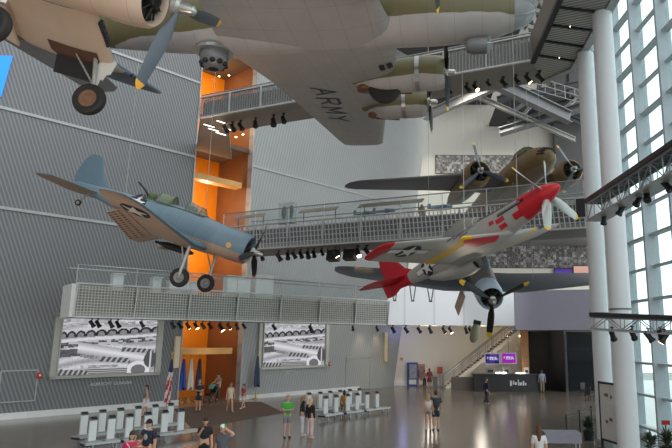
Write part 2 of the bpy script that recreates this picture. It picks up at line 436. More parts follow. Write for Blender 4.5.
q1, q2 = l3((*wloc(SL + .3, .5)[:2], ZT)), l3((*wloc(SL + 3.2, .5)[:2], ZT)); ld = MB(); ld.prism([(0, 0), (.05, 2.6), q2[:2], q1[:2]], .02, .26); ld.build('landing', M_deck, t3)
sl = MB(); sl.prism([Pq[0][:2], Pq[1][:2], Pq[2][:2], Pq[3][:2], rear_end[:2]], .02, .2); sl.build('bend_soffit', M_slat, t3)
sd = MB(); sd.bar(Pq[0] + Vector((0, 0, .64)), Pq[1] + Vector((0, 0, .64)), .1, 1.28); sd.build('bend_guard', mat('bronze_grey_panel', '#7c746c', .45, .3), t3)
sd = MB(); sd.bar(Pq[0] + Vector((.04, 0, -.06)), Pq[1] + Vector((.04, 0, -.06)), .22, .2); sd.build('cable_tray', M_black, t3)
sd = MB(); sd.bar(Pq[3] + Vector((0, 0, .3)), Pq[2] + Vector((0, 0, .3)), .35, .75); sd.bar(rear_end + Vector((0, 0, .3)), Pq[3] + Vector((0, 0, .3)), .3, .75); sd.build('bend_edge_beam', M_trim, t3)
nrib = 9
for k in range(nrib):
    f0 = (k + .5) / nrib
    q0 = Pq[0].lerp(Pq[1], f0); q1 = Pq[3].lerp(Pq[2], f0)
    rb = MB(); rb.bar(q0 + Vector((0, 0, -.02)), q1 + Vector((0, 0, -.02)), .09, .1); rb.build('soffit_rib', M_black, t3)
    if k % 2 == 0 or k > 5:
        c_ = q0.lerp(q1, .55 + .12 * math.sin(k * 2.1)); lp = MB(); lp.lathe([(.05, -.03), (.05, .03)], (c_.x, c_.y, 0), seg=10); lp.build('downlight', M_whlamp, t3)
# soffit lights in the recess
M_dl = M_warm
def downlight(s, y, z, label, grp):
    t = thing('downlight', label, 'ceiling light', wloc(s, y, z), WA, grp)
    c = MB(); c.lathe([(.12, -.03), (.12, .0)], seg=12); c.build('trim_ring', M_steel, t)
    c = MB(); c.lathe([(.075, -.045), (.075, -.025)], seg=12); c.build('lamp', M_dl, t)
    return t
sp = [(10.4, .7), (12.0, .7), (13.8, .7), (10.9, 2.0), (12.8, 2.0), (9.8, 3.3), (11.6, 3.3), (13.6, 3.3)]
for z, wh, pts_ in ((25.1, 'above the top footbridge', ((210, 77), (226, 83), (234, 79), (244, 73), (229, 75), (219, 76), (238, 84))), (18.0, 'under the slab behind the top footbridge', ((203, 139.5), (212, 140.5), (221, 141), (229, 140), (236, 136.5), (243, 134)))):
    for i, (px_, py_) in enumerate(pts_):
        v_ = atZ(px_, py_, z); s, y = (v_ - W0).dot(T), -(v_ - W0).dot(N)
        downlight(s, y, z, 'small warm downlight in the orange slot ceiling ' + wh, 'downlights ' + wh)
for i, (px_, py_) in enumerate(((209, 125), (222, 121.5), (213.5, 129), (228, 128.5), (221, 133))):
    t = thing('linear_light', 'thin white linear light set in the slot ceiling under the top footbridge', 'ceiling light', atZ(px_, py_, ZT + .02), WA, 'linear lights in the slot ceiling')
    c = MB(); c.box((0, 0, -.04), (.72, .1, .06)); c.build('diffuser', M_dim, t)
    c = MB(); c.box((0, 0, -.02), (.78, .15, .04)); c.build('frame', M_steel, t)
# exhibits on the bridges (behind the glass)
def on(Bk, x, y, z):                  # bridge frame -> world
    t, A, d, L, rz, wd = Bk
    return Vector((A.x, A.y, t.location.z)) + d * x + Vector((-d.y, d.x, 0)) * y + Vector((0, 0, z))
M_plinth = mat('white_plinth', '#f4f5f2', .5)
M_tan = mat('tan_board', '#9c8a76', .6)
M_blue = mat('muted_blue', '#6f8fae', .5)
def plinth(Bk, x, w_, h, label, cap=False):
    t = thing('display_plinth', label, 'display plinth', on(Bk, x, .8, 1.0), Bk[4], 'plinths on the lower footbridge'); t.location.z += .3
    c = MB(); c.box((0, 0, h / 2), (w_, .6, h)); c.build('body', M_plinth, t)
    c = MB(); c.box((0, -.05, h + .03), (w_ + .1, .75, .06)); c.build('top_board', M_white if not cap else M_mid, t)
B1L = B1[3]
for x, w_, h, lb in ((2.1, .5, 1.0, 'narrow white plinth near the left end of the lower footbridge'), (4.1, .45, .95, 'narrow white plinth on the lower footbridge below the dive bomber tail'),
                     (5.6, 1.6, .85, 'wide white plinth on the lower footbridge left of the near wheel'), (8.9, 1.5, 1.35, 'tall white plinth on the lower footbridge behind the far wheel'),
                     (10.6, 1.2, 1.5, 'tall white plinth on the lower footbridge below the dive bomber nose')):
    plinth(B1, x, w_, h, lb)
def reading_rail(x, L, label):
    t = thing('reading_rail', label, 'display board', on(B2, x, .35, 1.9), B2[4], 'reading rails on the middle footbridge')
    c = MB(); c.box((0, 0, .38), (L, .5, .05), M=Matrix.Rotation(R(35), 3, 'X')); c.build('board', M_tan, t)
    for s in (-L * .42, L * .42):
        c = MB(); c.bar((s, .1, -.35), (s, .1, .36), .05, .05, upv=(1, 0, 0)); c.build('leg', M_dark, t)
B2L = B2[3]
def frac2(px): # pixel to distance along the middle bridge
    p = to_plane(px, 210, Vector((b2a.x, b2a.y, 0)), Vector((B2[2].y, -B2[2].x, 0))); return (p - Vector((B2[1].x, B2[1].y, p.z))).dot(B2[2])
for p0, p1, lb in ((232, 262, 'tan reading rail behind the dive bomber cockpit'), (297, 335, 'tan reading rail right of the framed display case'), (356, 421, 'long tan reading rail left of the twin-engined bomber tail')):
    x0, x1 = frac2(p0), frac2(p1); reading_rail((x0 + x1) / 2, x1 - x0, lb)
x0 = frac2(283)
t = thing('display_case', 'clear display case holding two dark brown leaf-shaped pieces on the middle footbridge', 'display case', on(B2, x0, .5, 1.6), B2[4])
c = MB(); c.box((0, 0, .05), (1.2, .5, .1)); c.build('base', M_white, t)
c = MB(); c.box((0, 0, .72), (1.1, .4, 1.2)); c.build('cover', glassy('acrylic', '#e6ecec', .16), t)
for s in (-.26, .26):
    c = MB(); c.ball((s, 0, .75), (.2, .05, .42)); c.build('exhibit', mat('dark_leather', '#5b4a41', .7), t, True)
def model_plane(px, z, label):
    t = thing('model_aeroplane', label, 'model plane', on(B2, frac2(px), 1.7, z), B2[4], 'blue model planes on the middle footbridge')
    c = MB(); c.tube([(-.8, 0, 0), (.5, 0, .02), (.75, 0, 0)], [.04, .12, .06], 8); c.build('fuselage', M_blue, t, True)
    c = MB(); c.box((.15, 0, .0), (.3, 1.3, .05), rz=.5); c.build('wing', M_blue, t)
    c = MB(); c.box((-.7, 0, .12), (.2, .04, .3)); c.build('fin', M_blue, t)
    c = MB(); c.bar((0, 0, -.6), (0, 0, 0), .05, .05, upv=(1, 0, 0)); c.build('stand', M_white, t)
model_plane(352, 2.1, 'small blue model aeroplane on the footbridge left of the long reading rail'); model_plane(372, 2.15, 'small blue model aeroplane under the long reading rail'); model_plane(430, 2.1, 'small blue model aeroplane by the bomber tail')
# dark monitor at the right end of the middle bridge
t = thing('wall_monitor', 'black flat monitor fixed at the column end of the middle footbridge', 'monitor', on(B2, B2L - .1, -.25, .55), B2[4])
c = MB(); c.box((0, 0, .45), (.55, .1, .95)); c.build('screen', M_black, t)
c = MB(); c.box((0, .05, .45), (.65, .06, 1.05)); c.build('frame', M_white, t)

# ------------------------------------------------------------------ spotlights
def make_spot(lit):
    t = thing('track_spotlight', 'x', 'spotlight')
    c = MB(); c.bar((0, 0, 0), (0, 0, -.16), .05, .05, upv=(1, 0, 0)); c.box((0, 0, -.02), (.14, .1, .05)); c.build('bracket', M_black, t)
    c = MB(); tl = Matrix.Rotation(R(-35), 3, 'Y')
    pr = [(.07, -.2), (.1, -.17), (.1, .12), (.13, .16), (.13, .24)]
    c.lathe(pr, (0, 0, 0), 'z', 12); c.v = [tuple(tl @ Vector(p) * -1 + Vector((0, 0, -.3))) for p in c.v]; c.f = [f[::-1] for f in c.f]; c.build('housing', M_black, t, True)
    c = MB(); c.lathe([(.11, .235), (.11, .25)], (0, 0, 0), 'z', 12); c.v = [tuple(tl @ Vector(p) * -1 + Vector((0, 0, -.3))) for p in c.v]; c.f = [f[::-1] for f in c.f]; c.build('lens', M_warm if lit else M_dark, t)
    return t
SP0, SP1 = None, None
def spot(loc, rz, label, grp, lit=False, sc=1.0):
    global SP0, SP1
    src = SP1 if lit else SP0
    if src is None:
        src = make_spot(lit); src.location = loc; src.rotation_euler = (0, 0, rz); src['label'] = label; o = src
        if lit: SP1 = o
        else: SP0 = o
    else: o = dup(src, loc, rz, label)
    o['group'] = grp; o.scale = (sc,) * 3; return o
def plane_pt(Bk, px, py, off):        # a pixel on the vertical plane 'off' behind a bridge's front edge
    t, A, d, L, rz, wd = Bk; n = Vector((d.y, -d.x, 0)); return to_plane(px, py, Vector((A.x, A.y, 0)) - n * off, n)
def row(Bk, items, nm, off):
    z = Bk[0].location.z
    for i, (px, py, lit, sc) in enumerate(items):
        p = plane_pt(Bk, px, py, off)
        spot((p.x, p.y, z - .001), Bk[4] + random.uniform(-.9, .9), '%s spotlight from the left in the row under the %s footbridge%s' % (ORD[i], nm, ', glowing' if lit else ''), 'spotlights under the %s footbridge' % nm, lit, sc)
row(B1, [(92, 321, 0, .9), (98, 321, 0, .9), (111, 321, 0, .9), (118, 321, 0, .9), (142, 321, 0, .8), (173, 321, 0, .9), (180, 321, 0, .9), (188, 321, 1, .9), (196, 321, 1, .9), (203, 321, 0, .9), (210, 321, 0, .9), (221, 321, 1, 1.1), (229, 321, 1, .9), (237, 321, 0, .9), (244, 321, 0, .8), (274, 323, 0, .9), (311, 323, 0, 1.1), (353, 324, 1, .8), (377, 325, 0, .8)], 'lower', .7)
row(B2, [(262, 249, 0, 1.1), (279, 249, 0, 1.3), (288, 249, 0, 1.2), (294, 249, 0, 1.1), (301, 249, 0, 1.1), (308, 248, 0, 1.2), (314, 248, 0, 1.1), (322, 248, 0, .9), (335, 248, 1, 1.2), (358, 247, 1, 1.3), (367, 247, 1, 1.3)], 'middle', .9)
row(B3, [(226, 120, 0, 1.2), (233, 118, 0, 1.2), (241, 116, 0, 1.2), (256, 110, 0, 1.2), (274, 108, 0, 1.4), (284, 104, 0, 1.2), (449, 78, 0, .9), (467, 77, 0, 1.0), (475, 76, 1, 1.0), (488, 72, 0, .8), (503, 68, 0, 1.1), (516, 68, 0, 1.0), (527, 67, 1, 1.0), (539, 63, 0, 1.2)], 'top', 1.2)
def flood(px, py, label):
    p = plane_pt(B2, px, py, 1.2)
    t = thing('floodlight', label, 'floodlight', (p.x, p.y, 9.72), B2[4], 'box floodlights under the middle footbridge')
    c = MB(); c.box((0, 0, -.5), (.75, .45, .62), M=Matrix.Rotation(R(-12), 3, 'X')); c.build('housing', M_black, t)
    c = MB(); c.box((0, -.22, -.6), (.62, .05, .4), M=Matrix.Rotation(R(-12), 3, 'X')); c.build('lens', mat('amber_filter', '#6b4a34', .3), t)
    c = MB(); c.bar((-.42, 0, 0), (-.42, 0, -.5), .05, .05, upv=(1, 0, 0)); c.bar((.42, 0, 0), (.42, 0, -.5), .05, .05, upv=(1, 0, 0)); c.build('yoke', M_black, t)
flood(333.5, 255, 'left of two dark box floodlights under the middle footbridge'); flood(350, 256, 'right of two dark box floodlights beside the fighter wing tip')
# ------------------------------------------------------------------ aircraft helpers (x forward from the nose, y left, z up)
def cr(p0, p1, p2, p3, t):
    return .5 * ((2 * p1) + (-p0 + p2) * t + (2 * p0 - 5 * p1 + 4 * p2 - p3) * t * t + (-p0 + 3 * p1 - 3 * p2 + p3) * t ** 3)
def smooth_secs(S, k=3):
    out = []
    for i in range(len(S) - 1):
        a, b_, c, d = S[max(i - 1, 0)], S[i], S[i + 1], S[min(i + 2, len(S) - 1)]
        for j in range(k):
            t = j / k; s = [b_[0] + (c[0] - b_[0]) * t] + [cr(a[q], b_[q], c[q], d[q], t) for q in range(1, 5)]
            for q in (2, 3, 4): s[q] = max(s[q], .01)
            out.append(s)
    out.append(list(S[-1])); return out
class Fus:
    def __init__(s, S, k=3): s.S = smooth_secs(S, k)
    def rings(s, seg=28):
        o = []
        for x, zc, w, ht, hb in s.S:
            o.append([(x, w * math.cos(2 * math.pi * i / seg), zc + (ht if math.sin(2 * math.pi * i / seg) >= 0 else hb) * math.sin(2 * math.pi * i / seg)) for i in range(seg)])
        return o
    def at(s, x):
        S = s.S
        for i in range(len(S) - 1):
            if S[i][0] >= x >= S[i + 1][0]:
                t = (S[i][0] - x) / (S[i][0] - S[i + 1][0] + 1e-9); return [S[i][q] + (S[i + 1][q] - S[i][q]) * t for q in range(5)]
        return S[0] if x > S[0][0] else S[-1]
    def side(s, x, z, sd, off=.012):
        _, zc, w, ht, hb = s.at(x); h = ht if z > zc else hb
        q = max(0.02, 1 - ((z - zc) / h) ** 2); return (x, sd * (w * math.sqrt(q) + off), z)
def yt(c, t): c = min(max(c, 0), 1); return 5 * t * (.2969 * math.sqrt(c) - .126 * c - .3516 * c * c + .2843 * c ** 3 - .1036 * c ** 4)
CH = [0, .015, .05, .12, .25, .4, .55, .7, .85, 1.0]
class Wing:
    """stations (y, x of leading edge, chord, z, thickness)"""
    def __init__(s, st, inc=0.0): s.st = st; s.inc = inc
    def at(s, y):
        y = abs(y); st = s.st
        if y <= st[0][0]: return st[0]
        for a, b_ in zip(st, st[1:]):
            if a[0] <= y <= b_[0]:
                t = (y - a[0]) / (b_[0] - a[0] + 1e-9); return [a[q] + (b_[q] - a[q]) * t for q in range(5)]
        return st[-1]
    def sec(s, y):
        y_, xl, ch, z, t = s.at(y); r = []
        for c in CH[::-1]: r.append((xl - ch * c, z + 1.05 * ch * yt(c, t) - s.inc * ch * c))
        for c in CH[1:-1]: r.append((xl - ch * c, z - .75 * ch * yt(c, t) - s.inc * ch * c))
        return r
    def low(s, x, y, off=.014):
        y_, xl, ch, z, t = s.at(y); c = (xl - x) / ch; return (x, y, z - .75 * ch * yt(c, t) - s.inc * ch * c - off)
    def mesh(s, side, cuts=(), mfun=None, vertical=False, y0=None):
        ys = sorted(set([a[0] for a in s.st] + [c for c in cuts]))
        if y0 is not None: ys = [y for y in ys if y >= y0]
        rg = []
        for y in ys:
            if vertical: rg.append([(x, zz, y) for x, zz in s.sec(y)])
            else: rg.append([(x, side * y, zz) for x, zz in s.sec(y)])
        n = len(rg[0])
        def mi(i, k):
            if not mfun: return 0
            cu = k if k < len(CH) - 1 else 2 * (len(CH) - 1) - k - 1
            cm = (CH[::-1][k] + CH[::-1][k + 1]) / 2 if k < len(CH) - 1 else (CH[min(k - len(CH) + 1, len(CH) - 2)] + CH[min(k - len(CH) + 2, len(CH) - 1)]) / 2
            return mfun((ys[i] + ys[i + 1]) / 2, cm, k < len(CH) - 1)
        mb = MB(); mb.rings(rg, mi, True, flip=(side < 0) != vertical); return mb
def star_pts(c, r, rot=0.0, inner=.382):
    return [(c[0] + (r if k % 2 == 0 else r * inner) * math.cos(rot + math.pi * k / 5), c[1] + (r if k % 2 == 0 else r * inner) * math.sin(rot + math.pi * k / 5)) for k in range(10)]
def disc_pts(c, r, n=28): return [(c[0] + r * math.cos(2 * math.pi * k / n), c[1] + r * math.sin(2 * math.pi * k / n)) for k in range(n)]
M_insB = mat('insignia_blue', '#252d3c', .55, var=.05); M_insW = mat('insignia_white', '#dedcd4', .55, var=.05)
M_yel = mat('yellow_paint', '#e0b21e', .5, var=.05); M_prop = mat('grey_black_blade', '#4d545c', .4, .2); M_propb = mat('black_blade', '#1d1e20', .4, .1)
M_propw = mat('polished_blade', '#b9b9b4', .3, .5); M_engine = mat('engine_black', '#2b2a2a', .5, .4); M_hub = mat('silver_hub', '#b7b4ae', .3, .7)
def roundel(mapf, c, r, parent, rot, bars=0, bdir=(1, 0), flip=False):
    mb = MB()
    lay = lambda k: (lambda a, b_: mapf(a, b_, .012 + .007 * k))
    if bars:
        px_, py_ = bdir; qx, qy = -py_, px_
        for sg, (l0, l1, hh, mi, k) in ((1, (.5, 2.1, .36, 0, 0)), (-1, (.5, 2.1, .36, 0, 0)), (1, (.8, 2.0, .25, 1, 1)), (-1, (.8, 2.0, .25, 1, 1))) if False else [(s_, v) for v in ((.5, 2.06, .36, 0, 0), (.8, 1.98, .3, 1, 1)) for s_ in (1, -1)]:
            pts = [(c[0] + r * (px_ * a * sg + qx * b_), c[1] + r * (py_ * a * sg + qy * b_)) for a, b_ in ((l0, -hh), (l1, -hh), (l1, hh), (l0, hh))]
            mid = (sum(p[0] for p in pts) / 4, sum(p[1] for p in pts) / 4); mb.fan(mid, pts, lay(k), mi, 3, 4, flip)
    mb.fan(c, disc_pts(c, r), lay(.5), 0, 4, 1, flip); mb.fan(c, star_pts(c, r * .97, rot), lay(2), 1, 4, 2, flip)
    return mb.build('insignia', [M_insB, M_insW], parent)
def propeller(parent, pos, n, Rr, a0, chord, mb_, mt, hubr=.13, hubl=.5, tip=.1, spinner=None, tw=(52, 20), hubm=None):
    h = MB()
    if spinner: h.lathe(spinner, pos, 'x', 28)
    else: h.lathe([(.03, hubl), (hubr * .8, hubl * .85), (hubr, hubl * .5), (hubr, .05), (hubr * 1.6, 0), (hubr * 1.6, -.12), (hubr * .9, -.2)], pos, 'x', 16)
    hub = h.build('propeller', hubm or M_hub, parent, True)
    for k in range(n):
        a = a0 + 2 * math.pi * k / n; rd = Vector((0, math.cos(a), math.sin(a))); tn = Vector((0, -math.sin(a), math.cos(a))); ax = Vector((1, 0, 0))
        st = [(.1, .35, .35), (.2, .6, .2), (.35, .95, .1), (.55, 1.0, .07), (.75, .9, .05), (1 - tip, .8, .04), (.97, .55, .03), (1.0, .2, .02)]
        rg = []
        for r_, c_, t_ in st:
            th = R(tw[0] + (tw[1] - tw[0]) * r_); cd = tn * math.cos(th) + ax * math.sin(th); nd = cd.cross(rd)
            rg.append([Vector(pos) + rd * (r_ * Rr) + cd * (c_ * chord / 2 * math.cos(q)) + nd * (t_ * chord * .7 * math.sin(q)) for q in [2 * math.pi * i / 10 for i in range(10)]])
        bl = MB(); bl.rings(rg, lambda i, k_: 1 if i >= 5 else 0); bl.build('blade', [mb_, mt], hub, True)
    return hub
def radial_engine(parent, pos, r):
    e = MB(); e.lathe([(.05, .22), (r * .3, .18), (r * .38, .0), (r * .4, -.3)], pos, 'x', 16)
    e.lathe([(r * .93, -.45), (r * .93, -.42)], pos, 'x', 24)
    for k in range(9):
        a = 2 * math.pi * k / 9; d = Vector((0, math.cos(a), math.sin(a)))
        e.tube([Vector(pos) + d * r * .35 + Vector((-.12, 0, 0)), Vector(pos) + d * r * .9 + Vector((-.12, 0, 0))], [r * .13, r * .17], 8)
        e.tube([Vector(pos) + d * r * .3 + Vector((.1, 0, 0)), Vector(pos) + d * r * .88 + Vector((.02, 0, 0))], .025, 5)
    return e.build('engine', M_engine, parent, True)
def cowl(parent, pos, prof, ma, name='cowling', inner=None):
    """open-fronted ring; prof = (radius, x) outer from lip to rear"""
    c = MB(); r0_ = prof[0][0]
    full = [(r0_ - .08, prof[0][1] - .9), (r0_ - .05, prof[0][1] - .08), (r0_ - .02, prof[0][1] - .02)] + list(prof)
    c.lathe(full, pos, 'x', 36, 0, False); return c.build(name, ma, parent, True)
M_tyre = M_rubber; M_wheelhub = mat('rusty_wheel_hub', '#7b5a44', .6); M_strut = mat('silver_strut', '#a9a7a2', .4, .4)
def wheel(parent, c, r, wd, hubm, axis='y', seg=28):
    w_ = MB(); h = wd / 2
    w_.lathe([(r * .55, -h * .8), (r * .8, -h), (r * .95, -h * .75), (r, -h * .2), (r, h * .2), (r * .95, h * .75), (r * .8, h), (r * .55, h * .8)], c, axis, seg, 0, False)
    o = w_.build('wheel', M_tyre, parent, True) if parent else None
    w2 = MB(); w2.lathe([(.02, -h * .95), (r * .2, -h * .95), (r * .3, -h * .6), (r * .57, -h * .75), (r * .57, h * .75), (r * .3, h * .6), (r * .2, h * .95), (.02, h * .95)], c, axis, seg)
    w2.build('wheel_hub', hubm, parent, True); return o
def aircraft(name, label, pos, ypb):
    t = thing(name, label, 'aeroplane', pos)
    y, p, b_ = map(R, ypb)
    Rm = Matrix.Rotation(y, 3, 'Z') @ Matrix.Rotation(-p, 3, 'Y') @ Matrix.Rotation(b_, 3, 'X')
    t.rotation_euler = Rm.to_euler(); t['group'] = 'hanging aeroplanes'
    t.location = pos
    return t
ACM = {}
def acpt(t, p): return Matrix.Translation(t.location) @ t.rotation_euler.to_matrix().to_4x4() @ Vector(p)
M_cable = mat('steel_cable', '#a9aaa8', .4, .5)
def cable(t, p, label, top=34.0, lean=(0, 0)):
    a = acpt(t, p); c = MB(); c.tube([(0, 0, 0), (lean[0], lean[1], top - a.z)], .01, 5)
    o = c.build('suspension_cable', M_cable); o.location = a; tag(o, label, 'cable', 'suspension cables')

# ------------------------------------------------------------------ dive bomber (blue over cream)
t = aircraft('dive_bomber', 'blue-grey dive bomber with a star on its side and lowered wheels, hanging at left', (-6.72, 26.7, 8.0), (-4.67, -19.4, 0.0)); SBD = t
M_sb = twotone('dive_bomber_paint', '#738a97', '#b49c8a', -.28, .04, .5, slope=0)
M_sbt = mat('blue_grey_paint', '#637c8a', .5, var=.1); M_cr = mat('cream_underside', '#b9a18e', .55, var=.1)
F1 = Fus([(-1.45, 0, .66, .68, .68), (-2.6, 0, .63, .78, .75), (-3.6, 0, .6, .85, .72), (-5.0, .02, .52, .75, .62), (-6.5, .08, .38, .52, .47), (-8.0, .15, .22, .34, .3), (-9.2, .2, .09, .18, .14), (-9.65, .22, .02, .05, .05)])
mb = MB(); mb.rings(F1.rings()); mb.build('fuselage', M_sb, t, True)
cowl(t, (0, 0, 0), [(.6, -.28), (.67, -.4), (.7, -.7), (.71, -1.3), (.69, -1.55), (.62, -1.62)], M_sb)
radial_engine(t, (-.5, 0, 0), .58)
propeller(t, (-.05, 0, 0), 3, 1.62, R(200), .3, M_propb, mat('red_tip', '#8e2f2a', .5), .12, .42)
W1_ = Wing([(0, -2.0, 2.95, -.58, .15), (1.7, -2.0, 2.9, -.56, .15), (5.6, -2.5, 1.75, .1, .1), (6.15, -2.7, 1.35, .18, .08), (6.33, -2.95, .8, .22, .05)], .07)
for s in (1, -1):
    W1_.mesh(s, (3, 4.4, 5.0), lambda y, c, u: 0 if u or c < .04 else 1).build('wing', [M_sbt, M_cr], t, True)
    db = MB()
    y0, y1 = 1.75, 4.6
    for y in [y0 + (y1 - y0) * k / 13 for k in range(14)]:
        _, xl, ch, z, th = W1_.at(y)
        for c_ in (.3, .6, .88): hx, hy, hz = W1_.low(xl - ch * .7, s * y, .02); ln = ch * .32 * c_; db.fan((hx - ln * .87, s * y), disc_pts((hx - ln * .87, s * y), .06, 10), lambda a, b_: (a, b_, hz - (hx - a) / .87 * .5 - .035), 0, 1, 1, True)
    fp_ = MB(); rg = []
    for y in (.75, 1.7, 3.2, 4.7):
        _, xl, ch, z, th = W1_.at(y); hx, hy, hz = W1_.low(xl - ch * .7, s * y, .02); ln = ch * .32; rg.append([(hx, s * y, hz), (hx - ln * .87, s * y, hz - ln * .5), (hx - ln * .87, s * y, hz - ln * .5 - .02), (hx, s * y, hz - .02)])
    fp_.rings(rg, 0, True, flip=s > 0); fp_.build('dive_brake', M_cr, t)
    if s < 0:
        oh = db.build('dive_brake_holes', mat('dark_brown_hole', '#4b3a34', .8), t); oh['kind'] = 'stuff'
roundel(lambda a, b_, o: W1_.low(a, b_, o), (-3.2, -4.85), .58, t, 0, flip=True)
roundel(lambda a, b_, o: F1.side(a, b_, -1, o), (-6.0, .32), .46, t, R(90), flip=False)
mb = Wing([(.25, -6.7, 2.85, .0, .04), (.4, -7.4, 2.2, 0, .05), (.6, -7.85, 1.8, 0, .06), (.95, -8.2, 1.42, 0, .07), (1.45, -8.5, 1.0, 0, .07), (1.72, -8.68, .68, 0, .06), (1.82, -8.8, .38, 0, .04)]).mesh(1, (), None, True); mb.build('tail_fin', M_sbt, t, True)
Hs = Wing([(0, -8.0, 1.65, .16, .08), (2.2, -8.4, 1.15, .14, .07), (2.7, -8.65, .8, .14, .05)], .2)
for s in (1, -1): Hs.mesh(s, (), lambda y, c, u: 0 if u else 1).build('tailplane', [M_sbt, M_cr], t, True)
c = MB(); rg = []
for x, w_, h in ((-2.75, .3, .05), (-3.0, .34, .4), (-3.7, .36, .5)): rg.append([(x, w_ * math.cos(math.pi * k / 10), .72 + h * math.sin(math.pi * k / 10)) for k in range(11)])
c.rings(rg, 0, False, close=False); c.build('windscreen', glassy('canopy_glass', '#c9d4cf', .25), t, True)
M_frame = mat('olive_cockpit', '#5d6a4e', .7)
c = MB()
for x, h, w_ in ((-2.75, .12, .3), (-3.0, .42, .35), (-3.7, .5, .37), (-4.5, .48, .37), (-5.2, .42, .33)):
    c.tube([(x, w_ * math.cos(math.pi * k / 8), .7 + h * math.sin(math.pi * k / 8)) for k in range(9)], .025, 5)
for s in (1, -1): c.tube([(-2.75, .33 * s, .74), (-5.9, .3 * s, .68)], .03, 5)
c.build('canopy_frame', M_frame, t)
c = MB(); rg = []
for x, w_, h in ((-4.45, .37, .5), (-5.1, .36, .48)): rg.append([(x, w_ * math.cos(math.pi * k / 10), .7 + h * math.sin(math.pi * k / 10)) for k in range(11)])
c.rings(rg, 0, False, close=False); c.build('rear_canopy', glassy('green_glass', '#a9b39a', .45), t, True)
c = MB(); c.box((-3.55, 0, .75), (.3, .4, .55)); c.build('cockpit_seat', M_frame, t); c = MB(); c.ball((-5.6, 0, .85), (.2, .22, .2)); c.build('gunner_seat', M_frame, t)
c = MB(); c.tube([(-5.8, 0, .75), (-6.0, -.1, 1.0), (-6.45, -.15, 1.25)], .04, 6); c.tube([(-5.8, .12, .75), (-6.0, 0, 1.0), (-6.45, -.03, 1.25)], .03, 6); c.build('rear_gun', M_black, t)
for s in (-1, 1):
    g = MB(); g.tube([(-2.3, s * 1.45, -.62), (-2.2, s * 1.5, -2.0)], .075, 8); g.tube([(-2.75, s * 1.35, -.65), (-2.22, s * 1.5, -1.5)], .035, 6); g.tube([(-2.2, s * 1.5, -2.05), (-2.2, s * 1.28, -2.1)], .05, 6); st_ = g.build('landing_gear', M_strut, t)
    wheel(st_, (-2.2, s * 1.38, -2.1), .42, .22, mat('grey_wheel_hub', '#8b8a86', .5, .3))
g = MB(); g.tube([(-8.6, 0, .02), (-8.9, 0, -.55)], .04, 6); st_ = g.build('tail_gear', M_strut, t); wheel(st_, (-8.92, 0, -.58), .15, .1, M_strut)
g = MB(); g.tube([(-3.0, 0, -1.0), (-4.6, 0, -1.05)], [.06, .06], 8); g.tube([(-2.7, 0, -.98), (-3.0, 0, -1.0), (-4.0, 0, -1.03), (-4.5, 0, -1.05)], [.05, .16, .16, .04], 10); g.build('bomb_cradle', M_black, t)
g = MB(); g.lathe([(.13, 0), (.13, .02)], (-1.0, -.71, -.1), 'y', 12); g.build('cowl_port', M_ochre, t)

# ------------------------------------------------------------------ silver fighter with red nose and tail
t = aircraft('fighter_aeroplane', 'silver fighter with red nose, red wing tip and yellow wing band climbing beside the columns', (5.33, 20.1, 9.47), (-48.5, 19.9, 12.2)); P51 = t
M_sil = mat('silver_grey_paint', '#aeaba5', .42, .1, var=.08); M_rd = mat('signal_red_paint', '#c0202c', .35, var=.06); M_olv = mat('olive_antiglare', '#5c5648', .6)
F2 = Fus([(-.62, 0, .36, .36, .36), (-1.3, -.01, .42, .43, .46), (-2.6, -.02, .45, .5, .62), (-3.6, 0, .46, .56, .72), (-4.6, 0, .46, .56, .74), (-5.6, .02, .42, .52, .66), (-6.6, .04, .34, .42, .48), (-7.8, .08, .22, .3, .32), (-8.8, .12, .12, .2, .2), (-9.7, .14, .03, .1, .1)], 4)
rg = F2.rings(28); xs = [s_[0] for s_ in F2.S]
def fm(i, k):
    x = (xs[i] + xs[min(i + 1, len(xs) - 1)]) / 2; a = 360 * (k + .5) / 28
    if x < -8.15: return 1
    if x > -1.5: return 1
    return 2 if 55 < a < 125 and x > -3.9 else 0
mb = MB(); mb.rings(rg, fm); mb.build('fuselage', [M_sil, M_rd, M_olv], t, True)
propeller(t, (-.6, 0, 0), 4, 1.72, R(52), .34, M_propw, M_yel, spinner=[(.01, .62), (.1, .56), (.2, .4), (.3, .15), (.35, -.02), (.36, -.05)], hubm=M_rd, tip=.07)
W2_ = Wing([(0, -2.35, 3.0, -.56, .14), (.75, -2.62, 2.65, -.5, .14), (2.0, -2.85, 2.27, -.38, .13), (5.2, -3.4, 1.38, -.06, .11), (5.5, -3.5, 1.15, -.03, .1), (5.64, -3.75, .7, -.01, .06)])
def wm(y, c, u):
    if y > 5.18: return 1
    if 1.95 < y < 2.45: return 2
    return 0
for s in (1, -1): W2_.mesh(s, (1.95, 2.45, 3.0, 4.0, 5.18), wm).build('wing', [M_sil, M_rd, M_yel], t, True)
fl_ = MB()
for s in (-1,):
    pts = [(-2.62, s * .7), (-2.75, s * 1.3), (-3.0, s * 2.3), (-3.35, s * 1.95), (-3.45, s * 1.2), (-3.1, s * .9), (-3.0, s * .6)]
    fl_.fan((-3.0, s * 1.3), pts, lambda a, b_: W2_.low(a, b_, .02), 0, 4, 4, True)
fl_.build('red_flash', M_rd, t)
roundel(lambda a, b_, o: W2_.low(a, b_, o), (-3.9, -4.2), .46, t, R(0), 1, (0, 1), True)
roundel(lambda a, b_, o: F2.side(a, b_, -1, o), (-6.75, .0), .34, t, R(90), 1, (1, 0))
